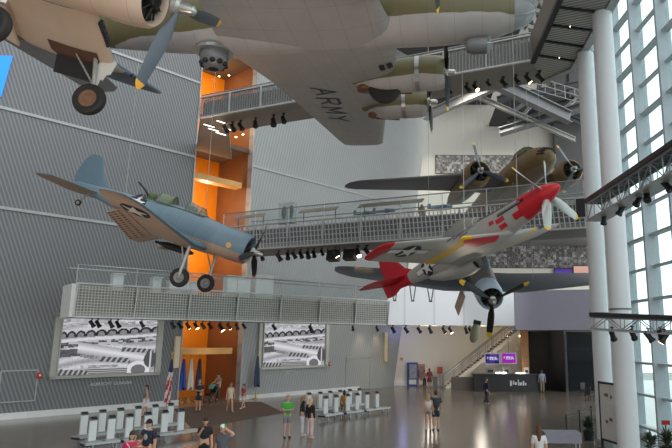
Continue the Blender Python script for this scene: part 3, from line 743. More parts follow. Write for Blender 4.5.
for x0, z0_, wx, wz in ((-1.78, -.2, .34, .24), (-2.5, -.02, .4, .17), (-2.9, .06, .22, .15), (-2.5, -.27, .34, .17)):
    patch = MB()
    pts = [(x0 - wx / 2, z0_ - wz / 2), (x0 + wx / 2, z0_ - wz / 2), (x0 + wx / 2, z0_ + wz / 2), (x0 - wx / 2, z0_ + wz / 2)]
    patch.fan((x0, z0_), pts, lambda a, b_: F2.side(a, b_, -1, .012), 0, 2, 3)
    patch.build('red_patch', M_rd, t)
ex = MB(); ex.fan((-1.9, .17), [(-1.3, .12), (-1.3, .24), (-2.55, .24), (-2.55, .12)], lambda a, b_: F2.side(a, b_, -1, .012), 0, 2, 4)
for k in range(6):
    p = F2.side(-1.45 - k * .18, .18, -1, .03); ex.tube([p, (p[0] - .14, p[1] - .05, p[2])], .045, 6, 1)
ex.build('exhaust_stacks', [M_black, M_mid], t)
sc_ = MB(); rg = []
for x, zc, w_, h in ((-4.5, -.86, .33, .23), (-4.9, -.88, .36, .27), (-5.6, -.76, .36, .3), (-6.4, -.56, .28, .22), (-7.0, -.38, .15, .1)):
    rg.append([(x, w_ * math.cos(2 * math.pi * k / 20), zc + h * math.sin(2 * math.pi * k / 20)) for k in range(20)])
sc_.rings(rg, lambda i, k: 0, False); sc_.rings([[(-4.75, .3 * math.cos(2 * math.pi * k / 20), -.86 + .2 * math.sin(2 * math.pi * k / 20)) for k in range(20)], [(-4.76, .01 * math.cos(2 * math.pi * k / 20), -.86) for k in range(20)]], 1)
sc_.build('radiator_scoop', [M_sil, M_black], t, True)
c = MB(); rg = []
for x, w_, h in ((-3.45, .2, .03), (-3.75, .34, .3), (-4.2, .4, .58), (-4.7, .4, .6), (-5.3, .34, .48), (-5.9, .18, .15), (-6.1, .05, .03)): rg.append([(x, w_ * math.cos(math.pi * k / 12), .42 + h * math.sin(math.pi * k / 12)) for k in range(13)])
c.rings(rg, 0, False, close=False); c.build('canopy', glassy('bubble_glass', '#bcbab4', .5), t, True)
c = MB()
for x, w_, h in ((-3.75, .34, .3), (-4.1, .4, .48)): c.tube([(x, w_ * math.cos(math.pi * k / 10), .42 + h * math.sin(math.pi * k / 10)) for k in range(11)], .025, 5)
c.box((-4.75, 0, .55), (.15, .4, .55)); c.build('canopy_frame', M_sil, t)
Wing([(.25, -7.6, 2.0, 0, .06), (.6, -8.15, 1.45, 0, .07), (1.2, -8.55, 1.05, 0, .07), (1.6, -8.8, .7, 0, .06), (1.68, -8.95, .35, 0, .04)]).mesh(1, (), None, True).build('tail_fin', M_rd, t, True)
c = MB(); c.slab([(-9.0, .2), (-9.85, .45), (-9.8, -.15), (-9.4, -.2), (-8.9, -.05)], -.05, .05); c.build('rudder', M_rd, t)
H2 = Wing([(0, -8.2, 1.3, .3, .08), (1.75, -8.5, .9, .32, .07), (2.0, -8.75, .5, .32, .05)])
for s in (1, -1): H2.mesh(s).build('tailplane', M_rd, t, True)
for k in range(3):
    for s in (-1, 1): g = MB(); g.tube([(-3.1 - k * .09, s * (2.55 + k * .22), -.33), (-2.55 - k * .09, s * (2.55 + k * .22), -.33)], .025, 6); g.build('wing_gun', M_mid, t)
for x_, y_, lb in ((-3.2, -2.6, 'pair'),):
    pass

# ------------------------------------------------------------------ twin-engined bomber behind
t = aircraft('twin_engined_bomber', 'olive twin-engined bomber seen nose-on behind the red-nosed fighter', (7.78, 31.05, 14.35), (-77.1, 5.9, 4.9)); B25 = t
M_b25 = twotone('olive_bomber_paint', '#7a6440', '#86735c', -.7, .12, .55)
M_b25w = mat('olive_wing_top', '#5f5340', .6); M_b25u = mat('bomber_grey_underside', '#6f6e70', .55)
F3 = Fus([(.02, -.3, .08, .08, .08), (-.12, -.3, .3, .3, .3), (-.45, -.28, .48, .48, .5), (-1.2, -.2, .64, .68, .72), (-2.4, -.1, .7, .8, .82), (-4, 0, .72, .9, .95), (-8, 0, .7, .9, 1.0), (-11, .15, .55, .65, .7), (-14, .35, .33, .42, .42), (-15.8, .42, .14, .26, .26)])
for s_ in F3.S:
    kk = 1.2 if s_[0] > -8 else 1.2 - .2 * min(1, (-8 - s_[0]) / 4)
    for q_ in (2, 3, 4): s_[q_] *= kk
mb = MB(); mb.rings(F3.rings()); mb.build('fuselage', M_b25, t, True)
c = MB(); rg = []
for x, w_, h in ((-1.9, .45, .02), (-2.4, .55, .4), (-3.2, .6, .5), (-4.2, .5, .3), (-4.9, .4, .05)): rg.append([(x, w_ * math.cos(math.pi * k / 12), .74 + h * math.sin(math.pi * k / 12)) for k in range(13)])
c.rings(rg, 0, False, close=False); c.build('cockpit_canopy', glassy('cockpit_glass', '#8a8f86', .5), t, True)
c = MB()
for x, w_, h in ((-2.4, .55, .4), (-2.8, .58, .46), (-3.2, .6, .5)): c.tube([(x, w_ * math.cos(math.pi * k / 10), .76 + h * math.sin(math.pi * k / 10)) for k in range(11)], .03, 5)
c.build('canopy_frame', M_b25w, t)
ng = MB()
for k in range(8):
    a = R(20 + 20 * k); ng.tube([(-.06, .36 * math.cos(a), -.3 + .36 * math.sin(a)), (-.5, .58 * math.cos(a), -.28 + .58 * math.sin(a))], .05, 6)
ng.build('nose_guns', M_black, t)
W3_ = Wing([(0, -4.2, 3.2, .0, .16), (2.95, -4.3, 3.0, .22, .16), (3.8, -4.4, 2.8, .25, .15), (9.6, -5.1, 1.5, .25, .11), (10.1, -5.4, 1.0, .25, .09), (10.3, -5.7, .5, .25, .06)])
for s in (1, -1):
    W3_.mesh(s, (5, 7), lambda y, c, u: 0 if u else 1).build('wing', [M_b25w, M_b25u], t, True)
    nc = MB(); FN = Fus([(-3.9, .0, .68, .68, .68), (-5.2, .02, .66, .66, .72), (-6.8, .05, .55, .5, .68), (-8.3, .15, .3, .25, .4), (-9.3, .2, .05, .05, .08)])
    nc.rings([[(p[0], p[1] + s * 2.95, p[2] - .1) for p in r_] for r_ in FN.rings(24)]); nl = nc.build('engine_nacelle', M_b25, t, True)
    cowl(nl, (0, s * 2.95, -.1), [(.62, -2.95), (.71, -3.06), (.77, -3.4), (.77, -3.9), (.68, -4.05)], M_b25)
    radial_engine(nl, (-3.25, s * 2.95, -.1), .62)
    propeller(t, (-2.8, s * 2.95, -.1), 3, 1.75, R(97) if s < 0 else R(118), .3, M_prop, M_yel, .12, .3)
H3 = Wing([(0, -14.0, 1.8, .62, .09), (3.2, -14.3, 1.4, .62, .09)])
for s in (1, -1):
    H3.mesh(s).build('tailplane', M_b25u, t, True)
    c = MB(); c.slab([(-13.7, -.3), (-14.0, 1.2), (-14.5, 1.75), (-15.2, 1.6), (-15.7, .6), (-15.6, -.4), (-14.8, -.75)], s * 3.2 - .06, s * 3.2 + .06); c.build('tail_fin', M_b25, t)
fp = MB(); fp.lathe([(.16, 0), (.16, .02)], (-3.6, -.72, -.55), 'y', 10); fp.build('yellow_port', M_yel, t)

# ------------------------------------------------------------------ torpedo bomber seen head on
t = aircraft('torpedo_bomber', 'grey torpedo bomber seen head-on with yellow propeller tips below the red-nosed fighter', (4.57, 31.25, 6.19), (-84.7, -26.3, -.6)); TBM = t
M_tb = twotone('torpedo_bomber_paint', '#64615f', '#8e8f90', -.3, .12, .5); M_tbt = mat('dark_blue_grey_top', '#45474d', .55); M_tbu = mat('pale_grey_underside', '#8b8b8d', .5)
F4 = Fus([(-1.5, 0, .7, .72, .72), (-2.6, .05, .74, .85, .82), (-3.6, .1, .76, .95, .9), (-6, .1, .66, .95, .9), (-8.5, .25, .42, .55, .6), (-11, .4, .18, .3, .3), (-12, .45, .05, .1, .1)])
mb = MB(); mb.rings(F4.rings()); mb.build('fuselage', M_tb, t, True)
cowl(t, (0, 0, 0), [(.6, -.3), (.68, -.42), (.73, -.8), (.73, -1.5), (.68, -1.65)], mat('pale_blue_cowl', '#a3b2be', .4))
radial_engine(t, (-.5, 0, 0), .6)
propeller(t, (-.05, 0, 0), 3, 2.12, R(30), .38, M_propb, M_yel, .14, .4, .15)
W4_ = Wing([(0, -2.1, 3.1, -.3, .15), (2.2, -2.1, 3.0, -.3, .15), (7.3, -2.5, 1.7, .2, .11), (8.0, -2.8, 1.2, .27, .09), (8.25, -3.1, .6, .3, .06)])
for s in (1, -1): W4_.mesh(s, (4, 6), lambda y, c, u: 0 if u else 1).build('wing', [M_tbt, M_tbu], t, True)
c = MB(); rg = []
for x, w_, h in ((-2.6, .38, .05), (-3.0, .44, .5), (-4.2, .44, .6), (-6.4, .4, .5), (-7.2, .35, .4)): rg.append([(x, w_ * math.cos(math.pi * k / 10), .85 + h * math.sin(math.pi * k / 10)) for k in range(11)])
c.rings(rg, 0, False, close=False); c.build('canopy', glassy('long_canopy_glass', '#8d949a', .45), t, True)
Wing([(.5, -10.0, 1.9, 0, .07), (1.6, -10.6, 1.2, 0, .07), (2.1, -10.9, .6, 0, .05)]).mesh(1, (), None, True).build('tail_fin', M_tbt, t, True)
H4 = Wing([(0, -10.2, 1.6, .7, .08), (2.9, -10.6, 1.0, .7, .07), (3.2, -10.9, .5, .7, .05)])
for s in (1, -1): H4.mesh(s).build('tailplane', M_tbt, t, True)
for s in (-1,):
    c = MB(); c.box((-2.3, s * 1.25, -1.05), (1.2, .06, 1.15), M=Matrix.Rotation(R(-14), 3, 'X')); c.build('gear_door', M_cr, t)
for y in (-2.9, -3.9, -4.9):
    g = MB()
    a_ = W4_.low(-2.75, y - .18, 0); b_ = W4_.low(-2.75, y + .18, 0)
    g.tube([a_, (-2.3, y - .05, -1.05)], .03, 5); g.tube([b_, (-2.3, y + .05, -1.05)], .03, 5); g.tube([(-2.3, y - .09, -1.05), (-2.3, y + .09, -1.05)], .04, 5)
    g.build('launcher_strut', M_dark, t)
# pale bomb hung in front of the lobby
p = atY(475, 332, 40)
bo = thing('aerial_bomb', 'pale green-grey bomb hanging nose down beside the torpedo bomber propeller', 'bomb', p, 0)
bo.rotation_euler = (R(0), R(14), 0)
M_bomb = mat('pale_bomb_green', '#8a8a72', .5)
c = MB(); c.lathe([(.02, -.72), (.15, -.66), (.27, -.45), (.3, -.1), (.28, .3), (.2, .5)], seg=20); c.build('body', M_bomb, bo, True)
c = MB(); c.lathe([(.2, .5), (.12, .62), (.1, .7)], seg=16)
for k in range(4): c.box((0, 0, .62), (.5, .02, .3), rz=k * math.pi / 4)
c.build('tail_fins', M_dark, bo)

# ------------------------------------------------------------------ carrier fighter, upper left (gull wing)
t = aircraft('gull_winged_fighter', 'cream-bellied gull-winged fighter with one lowered wheel, cut off by the upper left corner', (-5.3, 12.88, 11.83), (-.7, -16.4, -2.3)); F4U = t
M_f4 = twotone('gull_fighter_paint', '#3a4f66', '#cbb6a2', .35, .04, .5); M_f4b = mat('cream_belly', '#c9b5a2', .55, var=.08); M_f4o = mat('slate_blue_underside', '#4c5868', .55)
F5 = Fus([(-1.55, 0, .66, .68, .68), (-3, 0, .66, .75, .7), (-4.5, .02, .6, .75, .62), (-6.5, .1, .42, .6, .45), (-8.5, .2, .2, .35, .25), (-9.9, .25, .05, .12, .1)])
mb = MB(); mb.rings(F5.rings()); mb.build('fuselage', M_f4, t, True)
cowl(t, (0, 0, 0), [(.6, -.62), (.67, -.72), (.71, -1.05), (.71, -1.5), (.68, -1.65)], M_f4)
radial_engine(t, (-.75, 0, 0), .57)
propeller(t, (-.02, 0, 0), 3, 2.32, R(-97), .34, M_prop, mat('orange_yellow_tip', '#e0a020', .5), .15, .42, .08)
W5_ = Wing([(.45, -2.2, 2.75, -.42, .15), (1.15, -2.15, 2.8, -.75, .15), (1.85, -2.15, 2.8, -1.08, .15), (2.3, -2.2, 2.75, -1.05, .14), (3.2, -2.35, 2.6, -.85, .13), (5.4, -2.65, 1.9, -.35, .11), (6.0, -2.95, 1.3, -.2, .09), (6.25, -3.3, .6, -.14, .06)])
for s in (1, -1):
    gx = 0 if s > 0 else -.3
    W5_.mesh(s, (2.6, 4.2), lambda y, c, u: 2 if u else (1 if y < 2.55 else (2 if c < .03 else 0))).build('wing', [M_f4o, M_f4b, mat('sea_blue_top', '#4e6d88', .5)], t, True)
    it = MB(); it.fan((-2.19, 0), [(-2.19, -.5), (-2.1, -.3), (-2.1, .3), (-2.19, .5)], lambda a, b_: (a, 0, 0), 0, 1)
    it = MB()
    for (y_, r_) in [(.78 + .07 * k, .1) for k in range(9)]:
        _, xl, ch, z, th = W5_.at(y_); it.ball((xl - .015, s * y_, z - .0), (.06, .07, r_), 0, 8, 5)
    it.build('wing_root_intake', M_black, t, True)
    g = MB()
    for k in range(3): _, xl, ch, z, th = W5_.at(3.05 + k * .28); g.tube([(xl - .05, s * (3.05 + k * .28), z), (xl + .03, s * (3.05 + k * .28), z)], .05, 8)
    g.build('gun_port', M_black, t)
    g = MB(); g.tube([(-2.6, s * 1.75, -1.15), (-2.25 + gx, s * 1.8, -2.25)], .055, 8); g.tube([(-3.1, s * 1.7, -1.2), (-2.35 + gx, s * 1.78, -1.9)], .025, 6); g.tube([(-2.25 + gx, s * 1.8, -2.3), (-2.25 + gx, s * 1.6, -2.3)], .05, 6); st_ = g.build('landing_gear', M_strut, t)
    wheel(st_, (-2.25 + gx, s * 1.68, -2.3), .42, .24, M_wheelhub)
    c = MB(); c.slab([(-2.27, -.95), (-2.07, -1.1), (-2.12, -1.45), (-2.22, -1.5), (-2.24, -1.66), (-2.32, -1.66), (-2.32, -1.84), (-2.46, -1.84), (-2.46, -1.5), (-2.54, -1.4), (-2.52, -1.15)], s * 1.83, s * 1.86); c.build('gear_leg_door', M_white, st_)
    c = MB(); c.box((-3.3, s * 2.2, -1.42), (1.2, .05, .5), M=Matrix.Rotation(R(20 * s), 3, 'X')); c.build('wheel_bay_door', M_black, t)
    wb = MB(); wb.fan((-3.1, s * 1.8), [(-2.5, s * 1.55), (-2.5, s * 2.1), (-3.9, s * 2.1), (-3.9, s * 1.55)], lambda a, b_: W5_.low(a, b_, .02), 0, 3, 4, s > 0); wb.build('wheel_bay', mat('rusty_bay', '#5b4030', .7), t)
    fp = MB(); fp.box((-5.15, s * 1.3, -1.0), (.95, 1.2, .06), M=Matrix.Rotation(R(14), 3, 'Y') @ Matrix.Rotation(R(25 * -s), 3, 'X')); fp.build('flap', M_f4b, t)
lt = MB(); lt.fan((-4.1, 5.0), [(-3.8, 4.9), (-3.8, 5.12), (-4.35, 5.12), (-4.35, 4.9)], lambda a, b_: W5_.low(a, b_, .02), 0, 2, 2, True); lt.build('dark_hatch', M_black, t)
nm = text('V21', .2, 'door_lettering', M_black, [o for o in t.children if o.name.startswith('landing_gear')][0], (-2.3, 1.865, -1.3), (R(90), R(8), R(180)), .002)

# ------------------------------------------------------------------ four-engined bomber overhead
t = aircraft('four_engined_bomber', 'huge grey four-engined bomber overhead with ARMY under its wing', (4.49, 19.07, 15.56), (-6.7, .4, .2)); B17 = t
M_b17 = twotone('bomber_two_tone', '#625c3c', '#a6a19e', -.5, .13, .5, .7)
M_b17n = twotone('bomber_nacelle_inner', '#625c3c', '#a6a19e', -.78, .1, .5, .9); M_b17o = twotone('bomber_nacelle_outer', '#625c3c', '#a6a19e', -.5, .1, .5, .9); M_b17u = twotone('bomber_belly_grey', '#9b9895', '#9b9895', 99, .1, .5, .7); M_b17t = mat('bomber_olive_top', '#5a5138', .6)
F6 = Fus([(-.75, .0, .72, .72, .78), (-1.3, .0, .86, .9, .95), (-3.0, .1, 1.05, 1.2, 1.22), (-5, .2, 1.13, 1.4, 1.3), (-8, .15, 1.12, 1.35, 1.25), (-12, .15, 1.0, 1.05, 1.1), (-16, .3, .7, .75, .75), (-20, .5, .35, .4, .4), (-22, .6, .1, .2, .2)])
mb = MB(); mb.rings(F6.rings(36)); mb.build('fuselage', M_b17, t, True)
c = MB(); rg = [[(x, w_ * math.cos(2 * math.pi * k / 24), w_ * 1.03 * math.sin(2 * math.pi * k / 24)) for k in range(24)] for x, w_ in ((-.75, .73), (-.4, .64), (-.15, .45), (-.02, .2), (.02, .02))]
c.rings(rg, 0, False); c.build('nose_glazing', glassy('nose_plexiglass', '#d3d8da', .35), t, True)
c = MB()
for k in range(8): c.tube([(x, (w_ + .01) * math.cos(math.pi * k / 4), (w_ + .01) * 1.03 * math.sin(math.pi * k / 4)) for x, w_ in ((-.75, .73), (-.4, .64), (-.15, .45), (-.02, .2))], .025, 5)
c.build('nose_frame', M_steel, t)
ps = MB()
for k in range(5): ps.box((-.95, .0, 0), (.01, .01, .01))
W6_ = Wing([(0, -5.0, 6.3, -.75, .17), (1.15, -5.0, 6.2, -.66, .17), (3.9, -5.5, 5.3, -.42, .16), (7.7, -6.3, 4.25, -.1, .14), (14.2, -7.5, 2.75, .42, .11), (15.5, -7.75, 2.4, .52, .08), (15.8, -8.0, 1.8, .54, .05)])
for s in (1, -1):
    W6_.mesh(s, (2.5, 5.5, 9, 10.5, 12.5), lambda y, c, u: 0 if u else 1).build('wing', [M_b17t, M_b17u], t, True)
    de = MB(); 
    for y_, in ((6.2,),): pass
    for y_, xf, zc in ((3.85, -3.35, -.45), (7.65, -4.35, -.15)):
        kn = 1.0 if y_ < 5 else .72; nc = MB(); FN = Fus([(xf - 1.1, 0, .72, .72, .72), (xf - 1.1 - .8 * kn, -.02, .7, .68, .74), (xf - 1.1 - 1.5 * kn, -.05, .62, .5, .68), (xf - 1.1 - 2.2 * kn, -.1, .4, .28, .45), (xf - 1.1 - 2.9 * kn, -.12, .1, .1, .15)])
        nc.rings([[(p[0], p[1] + s * y_, p[2] + zc) for p in r_] for r_ in FN.rings(26)]); mn = M_b17n if y_ < 5 else M_b17o; nl = nc.build('engine_nacelle', mn, t, True)
        cowl(nl, (0, s * y_, zc), [(.58, xf), (.68, xf - .12), (.73, xf - .4), (.73, xf - .95), (.7, xf - 1.15)], mn)
        gp = MB(); gp.lathe([(.745, xf - 1.2), (.745, xf - 1.02)], (0, s * y_, zc), 'x', 30, 0, False); gp.build('cowl_band', M_steel, nl)
        radial_engine(nl, (xf - .35, s * y_, zc), .58)
        propeller(t, (xf + .1, s * y_, zc), 3, 1.75, (R(-95) if y_ < 5 else R(80)) if s > 0 else R(90), .32, M_propb, M_yel, .13, .38)
        sc2 = MB(); sc2.lathe([(.02, 0), (.28, .0), (.3, .12), (.2, .2)], (xf - (3.4 if y_ < 5 else 2.6), s * y_, zc - .62), 'z', 16); sc2.tube([(xf - 1.4, s * (y_ + .3), zc - .66), (xf - (3.3 if y_ < 5 else 2.5), s * (y_ + .1), zc - .62)], .1, 8); sc2.build('supercharger', mat('rusty_exhaust', '#6b4a37', .6), nl, True)
        if y_ < 5 and s > 0:
            wg = MB(); wg.lathe([(.3, -.2), (.6, -.22), (.7, -.12), (.7, .12), (.6, .22), (.3, .2)], (xf - 2.5, s * y_, zc - .5), 'y', 28); wg.build('main_wheel', M_tyre, nl, True)
            vb = MB()
            for k in range(2): vb.box((xf - 3.5 - .35 * k, s * (y_ - 1.0), zc - .28), (.14, .5, .05), rz=.4 * s)
            vb.build('cooling_slots', M_black, nl)
# lettering under the wing
STROKES = {'A': [[(0, 0), (.5, 1), (1, 0)], [(.2, .38), (.8, .38)]], 'R': [[(0, 0), (0, 1), (.75, 1), (.9, .85), (.9, .65), (.75, .5), (0, .5)], [(.45, .5), (.95, 0)]], 'M': [[(0, 0), (0, 1), (.5, .3), (1, 1), (1, 0)]], 'Y': [[(0, 1), (.5, .5), (1, 1)], [(.5, .5), (.5, 0)]]}
def wing_word(word, y0, dy, x0, h, w_, wd):
    mb = MB(); f_ = lambda a, b_: W6_.low(a, b_, .02)
    for i, ch in enumerate(word):
        for line in STROKES[ch]:
            for (a0, b0), (a1, b1) in zip(line, line[1:]):
                p0 = Vector((x0(i) + b0 * h, y0 + i * dy + a0 * w_)); p1 = Vector((x0(i) + b1 * h, y0 + i * dy + a1 * w_)); d = (p1 - p0).normalized(); q = Vector((-d.y, d.x)) * wd / 2; e = d * wd * .4
                pts = [p0 - e - q, p1 + e - q, p1 + e + q, p0 - e + q]; mb.fan(((p0 + p1) / 2)[:], [tuple(p) for p in pts], f_, 0, 2, 4, True)
    o = mb.build('wing_lettering', M_insB, t); return o
wing_word('ARMY', 4.45, 1.5, lambda i: -9.2 - .14 * i, .95, .95, .13)
for y_, ln in ((3.2, 1), (5.9, 1)):
    for k in range(2):
        sl_ = MB(); _, xl, ch, z, th = W6_.at(y_ - .9); xa = xl - .12 - .3 * k
        sl_.fan((xa - .1, y_ - .9), [(xa, y_ - 1.25), (xa - .2, y_ - 1.25), (xa - .2, y_ - .6), (xa, y_ - .6)], lambda a, b_: W6_.low(a, b_, .02), 0, 2, 3, True); sl_.build('cooling_slot', M_black, t)
bt = MB(); bt.ball((-11.6, 0, -1.15), .52, 0, 20, 12); bo_ = bt.build('ball_turret', mat('turret_grey', '#77797b', .4, .3), t, True)
c = MB()
for k in range(10):
    a = 2 * math.pi * k / 10
    c.ball((-11.6 + .42 * math.cos(a), .42 * math.sin(a), -1.45), (.11, .11, .09), 0, 8, 5)
c.ball((-11.6, 0, -1.64), (.2, .2, .06), 0, 10, 5); c.build('turret_window', M_black, bo_, True)
c = MB(); c.lathe([(.68, 0), (.68, .12)], (-11.6, 0, -1.02), 'z', 24); c.build('turret_ring', M_steel, bo_)
c = MB(); c.lathe([(.05, -.45), (.22, -.4), (.3, -.2), (.3, .3), (.1, .5)], (-2.0, 0, -1.3), 'x', 14); c.build('loop_antenna_pod', M_mid, t, True)
c = MB(); c.tube([(-1.6, -.3, -1.1), (-1.6, -.3, -1.35)], .02, 6); c.box((-1.62, -.3, -1.38), (.16, .05, .05)); c.build('pitot_mast', M_steel, t)
Wing([(.8, -17.5, 4.8, 0, .05), (2.0, -18.8, 3.4, 0, .06), (4.2, -20.2, 1.6, 0, .06)]).mesh(1, (), None, True).build('tail_fin', M_b17t, t, True)
H6 = Wing([(0, -18.4, 2.9, .75, .08), (6.2, -19.4, 1.6, .75, .07), (6.6, -19.8, .8, .75, .05)])
for s in (1, -1): H6.mesh(s).build('tailplane', M_b17u, t, True)
# cables that carry the aircraft
for tt, pts, nm in ((SBD, ((-3.0, 1.2, -.3), (-6.9, 0, .55)), 'dive bomber'), (P51, ((-3.2, 1.6, -.2), (-3.2, -1.9, -.2)), 'red-nosed fighter'), (B25, ((-5.0, 2.0, .5), (-5.0, -2.0, .5), (-11, 0, .8)), 'olive bomber'), (TBM, ((-3.0, 3.0, .15), (-3.0, -3.0, .15)), 'torpedo bomber'), (B17, ((-6.5, 4.5, .1), (-6.5, -4.5, .1), (-3.6, 1.15, .3)), 'four-engined bomber'), (F4U, ((-3, 1.8, -.8), (-3, -1.8, -.8)), 'gull-winged fighter')):
    for k, p in enumerate(pts): cable(tt, p, 'thin steel cable rising from the %s, %s of its cables' % (nm, ('first', 'second', 'third')[k]))
# ------------------------------------------------------------------ video screens on the ribbed wall
def clamp(v): return max(0.0, min(1.0, v))
def hsh(a, b): return (math.sin(a * 127.1 + b * 311.7) * 43758.5453) % 1.0
def picture(u, v):
    """black-and-white rows of parked aeroplanes (v down)"""
    n1 = hsh(int(u * 70), int(v * 46)); n2 = hsh(int(u * 24), int(v * 30))
    w = v + .13 * (u - .5)                       # rows climb to the right
    g = .72 + .12 * math.sin(w * 38 + 2 * math.sin(u * 5)) + .1 * (n1 - .5)
    if w < .03: g = .5 + .3 * n2
    if .07 < w < .12: g = .55 + .35 * n2         # far row
    if .17 < w < .31:                            # row of round cowlings
        k = u ** .8 * 9.5; d = (k % 1) - .5; r = math.hypot(d * 1.9, (w - .27) / .085)
        g = .16 if .62 < r < 1 and w < .29 else (.45 + .1 * n1 if r < .62 and w < .29 else .78 - .3 * (w > .29))
    if .33 < w < .37: g = .86
    if .38 < w < .47: g = (.2 + .25 * n1) if n2 > .42 else .74
    if .5 < w < .63 and u < .22: g = .26 + .14 * n1
    e = (v - .6) - .28 * (u - .45)               # broad pale wing sweeping right
    if abs(e) < .1 and u > .17: g = .93 - .3 * abs(e) / .1
    if .1 <= e < .16 and u > .2: g = .42 + .2 * n1
    for (c0, c1, u0, u1, p) in ((.56, .04, .62, .98, 17), (.73, .045, .4, .72, 16), (.945, .05, 0, .3, 20)):
        if u0 < u < u1 and abs(v - (c0 + .12 * (u - u0))) < c1: g = .3 if (u * p + v * 6) % 1 < .6 else .68
    r = math.hypot((u - .82) / .13, (v - .95) / .17)
    if r < 1: g = .42 if r < .62 else .9
    r = math.hypot((u - .95) / .075, (v - .76) / .15)
    if r < 1: g = .3 if abs(u - .95) > .012 else .8
    if v > .9 and .3 < u < .7: g = .5 + .3 * math.sin(v * 190)
    if u > .22 and .84 < v < .9 and u < .6: g = .8 - .3 * n2
    return clamp(g)
m, nt, b = newmat('monochrome_picture'); at_ = nt.nodes.new('ShaderNodeAttribute'); at_.attribute_name = 'Col'
em = nt.nodes.new('ShaderNodeEmission'); em.inputs[1].default_value = .8; nt.links.new(at_.outputs[0], em.inputs[0]); nt.links.new(em.outputs[0], nt.nodes['Material Output'].inputs[0]); M_pic = m
m, nt, b = newmat('printed_photographs'); at_ = nt.nodes.new('ShaderNodeAttribute'); at_.attribute_name = 'Col'
nt.links.new(at_.outputs[0], b.inputs['Base Color']); b.inputs['Roughness'].default_value = .6; M_print = m
def picture_mesh(name, W, Hh, nx, nz, fn, m, parent, y=-.02):
    vs = [(-W / 2 + W * i / nx, y, Hh * j / nz) for j in range(nz + 1) for i in range(nx + 1)]; fs = []; cols = []
    for j in range(nz):
        for i in range(nx):
            a = j * (nx + 1) + i; fs.append((a, a + 1, a + nx + 2, a + nx + 1)); c = fn((i + .5) / nx, 1 - (j + .5) / nz)
            c = c if isinstance(c, tuple) else (c, c, c * 1.03); cols += [(*[q ** 1.9 for q in c], 1)] * 4
    me = bpy.data.meshes.new(name); me.from_pydata(vs, [], fs); me.materials.append(m)
    ca = me.color_attributes.new('Col', 'FLOAT_COLOR', 'CORNER'); ca.data.foreach_set('color', [x for c in cols for x in c])
    o = bpy.data.objects.new(name, me); COL.objects.link(o); o.parent = parent; return o
M_frame2 = mat('grey_bronze_frame', '#aaa89f', .4, .4)
M_letter = mat('pale_wall_letters', '#c9cac8', .5, .2)
for s0, s1, z0, z1, lb, tx in ((2.44, 8.06, 2.13, 5.33, 'larger left video screen showing a monochrome picture of parked aeroplane rows', 'H. ALBRECHT & FAMILY'), (16.26, 22.35, 2.18, 5.45, 'right video screen, beyond the orange doorway, showing the same monochrome picture', 'THE GALLERY')):
    t = thing('video_screen', lb, 'screen', wloc((s0 + s1) / 2, 0, z0), WA, 'video screens on the ribbed wall'); W_, H_ = s1 - s0, z1 - z0
    picture_mesh('screen', W_, H_, 150, 86, picture, M_pic, t, -.1)
    c = MB()
    for sg in (-1, 1): c.box((sg * (W_ / 2 + .22), -.1, H_ / 2), (.34, .2, H_ + .3)); c.box((sg * (W_ / 2 + .04), -.14, H_ / 2), (.06, .3, H_))
    c.box((0, -.1, -.1), (W_ + .78, .2, .16)); c.box((0, -.1, H_ + .1), (W_ + .78, .2, .16)); c.build('frame', M_frame2, t)
    c = MB(); c.box((0, -.04, H_ / 2), (W_, .06, H_)); c.build('backing', M_black, t)
for s_, z_, tx, sz, lb in ((5.55, 1.48, 'ALBRECHT GUNNAR', .26, 'pale raised letters on the ribbed wall below the left screen'), (19.2, 1.62, 'LIBERTY HALL', .24, 'faint raised letters on the wall below the right screen')):
    t = thing('wall_lettering', lb, 'lettering', wloc(s_, -.02, z_), WA); text(tx, sz, 'letters', M_letter, t, (0, -.01, 0), (R(90), 0, 0), .015)
# blue projection high on the left wall
M_bluescr = mat('blue_lit_screen', '#1878f0', .5, emit='#1180ff', es=1.0, var=0)
pts = [wpt(*q) for q in ((-18, 56), (12, 56.5), (0.5, 97), (-18, 92))]
c = MB(); ctr = (sum(p[0] for p in pts) / 4, sum(p[1] for p in pts) / 4)
c.slab([(p[0] - ctr[0], p[1] - ctr[1]) for p in pts], -.12, -.02); o = c.build('blue_screen', M_bluescr); o.location = wloc(ctr[0], 0, ctr[1]); o.rotation_euler = (0, 0, WA)
tag(o, 'bright blue lit panel high on the ribbed wall at the left edge', 'screen')
# wall fittings
def wall_item(name, label, cat, px, py, fn, group=None):
    s_, z_ = wpt(px, py); t = thing(name, label, cat, wloc(s_, 0, z_), WA, group); fn(t); return t
def sconce(h):
    def f_(t):
        c = MB(); c.box((0, -.14, 0), (.34, .2, h)); c.build('body', mat('cream_sconce', '#d8c6a4', .5), t)
        c = MB(); c.box((.2, -.1, 0), (.08, .24, h + .06)); c.build('side_plate', M_mid, t)
    return f_
wall_item('wall_sconce', 'tall cream wall fitting left of the orange doorway', 'wall light', 175.5, 352, sconce(2.0), 'tall wall fittings')
wall_item('wall_sconce', 'tall cream wall fitting right of the right screen, near the lobby', 'wall light', 384.5, 347, sconce(2.6), 'tall wall fittings')
def alarm(t):
    c = MB(); c.box((0, -.05, 0), (.24, .1, .3)); c.build('body', M_red, t)
    c = MB(); c.lathe([(.06, -.02), (.05, .0)], (0, -.12, .02), 'y', 10); c.build('strobe', M_white, t)
wall_item('fire_alarm', 'small red fire alarm on the ribbed wall left of the left screen', 'fire alarm', 39, 375.5, alarm, 'red fire alarms')
wall_item('fire_alarm', 'small red fire alarm by the lower right corner of the right screen', 'fire alarm', 329, 364, alarm, 'red fire alarms')
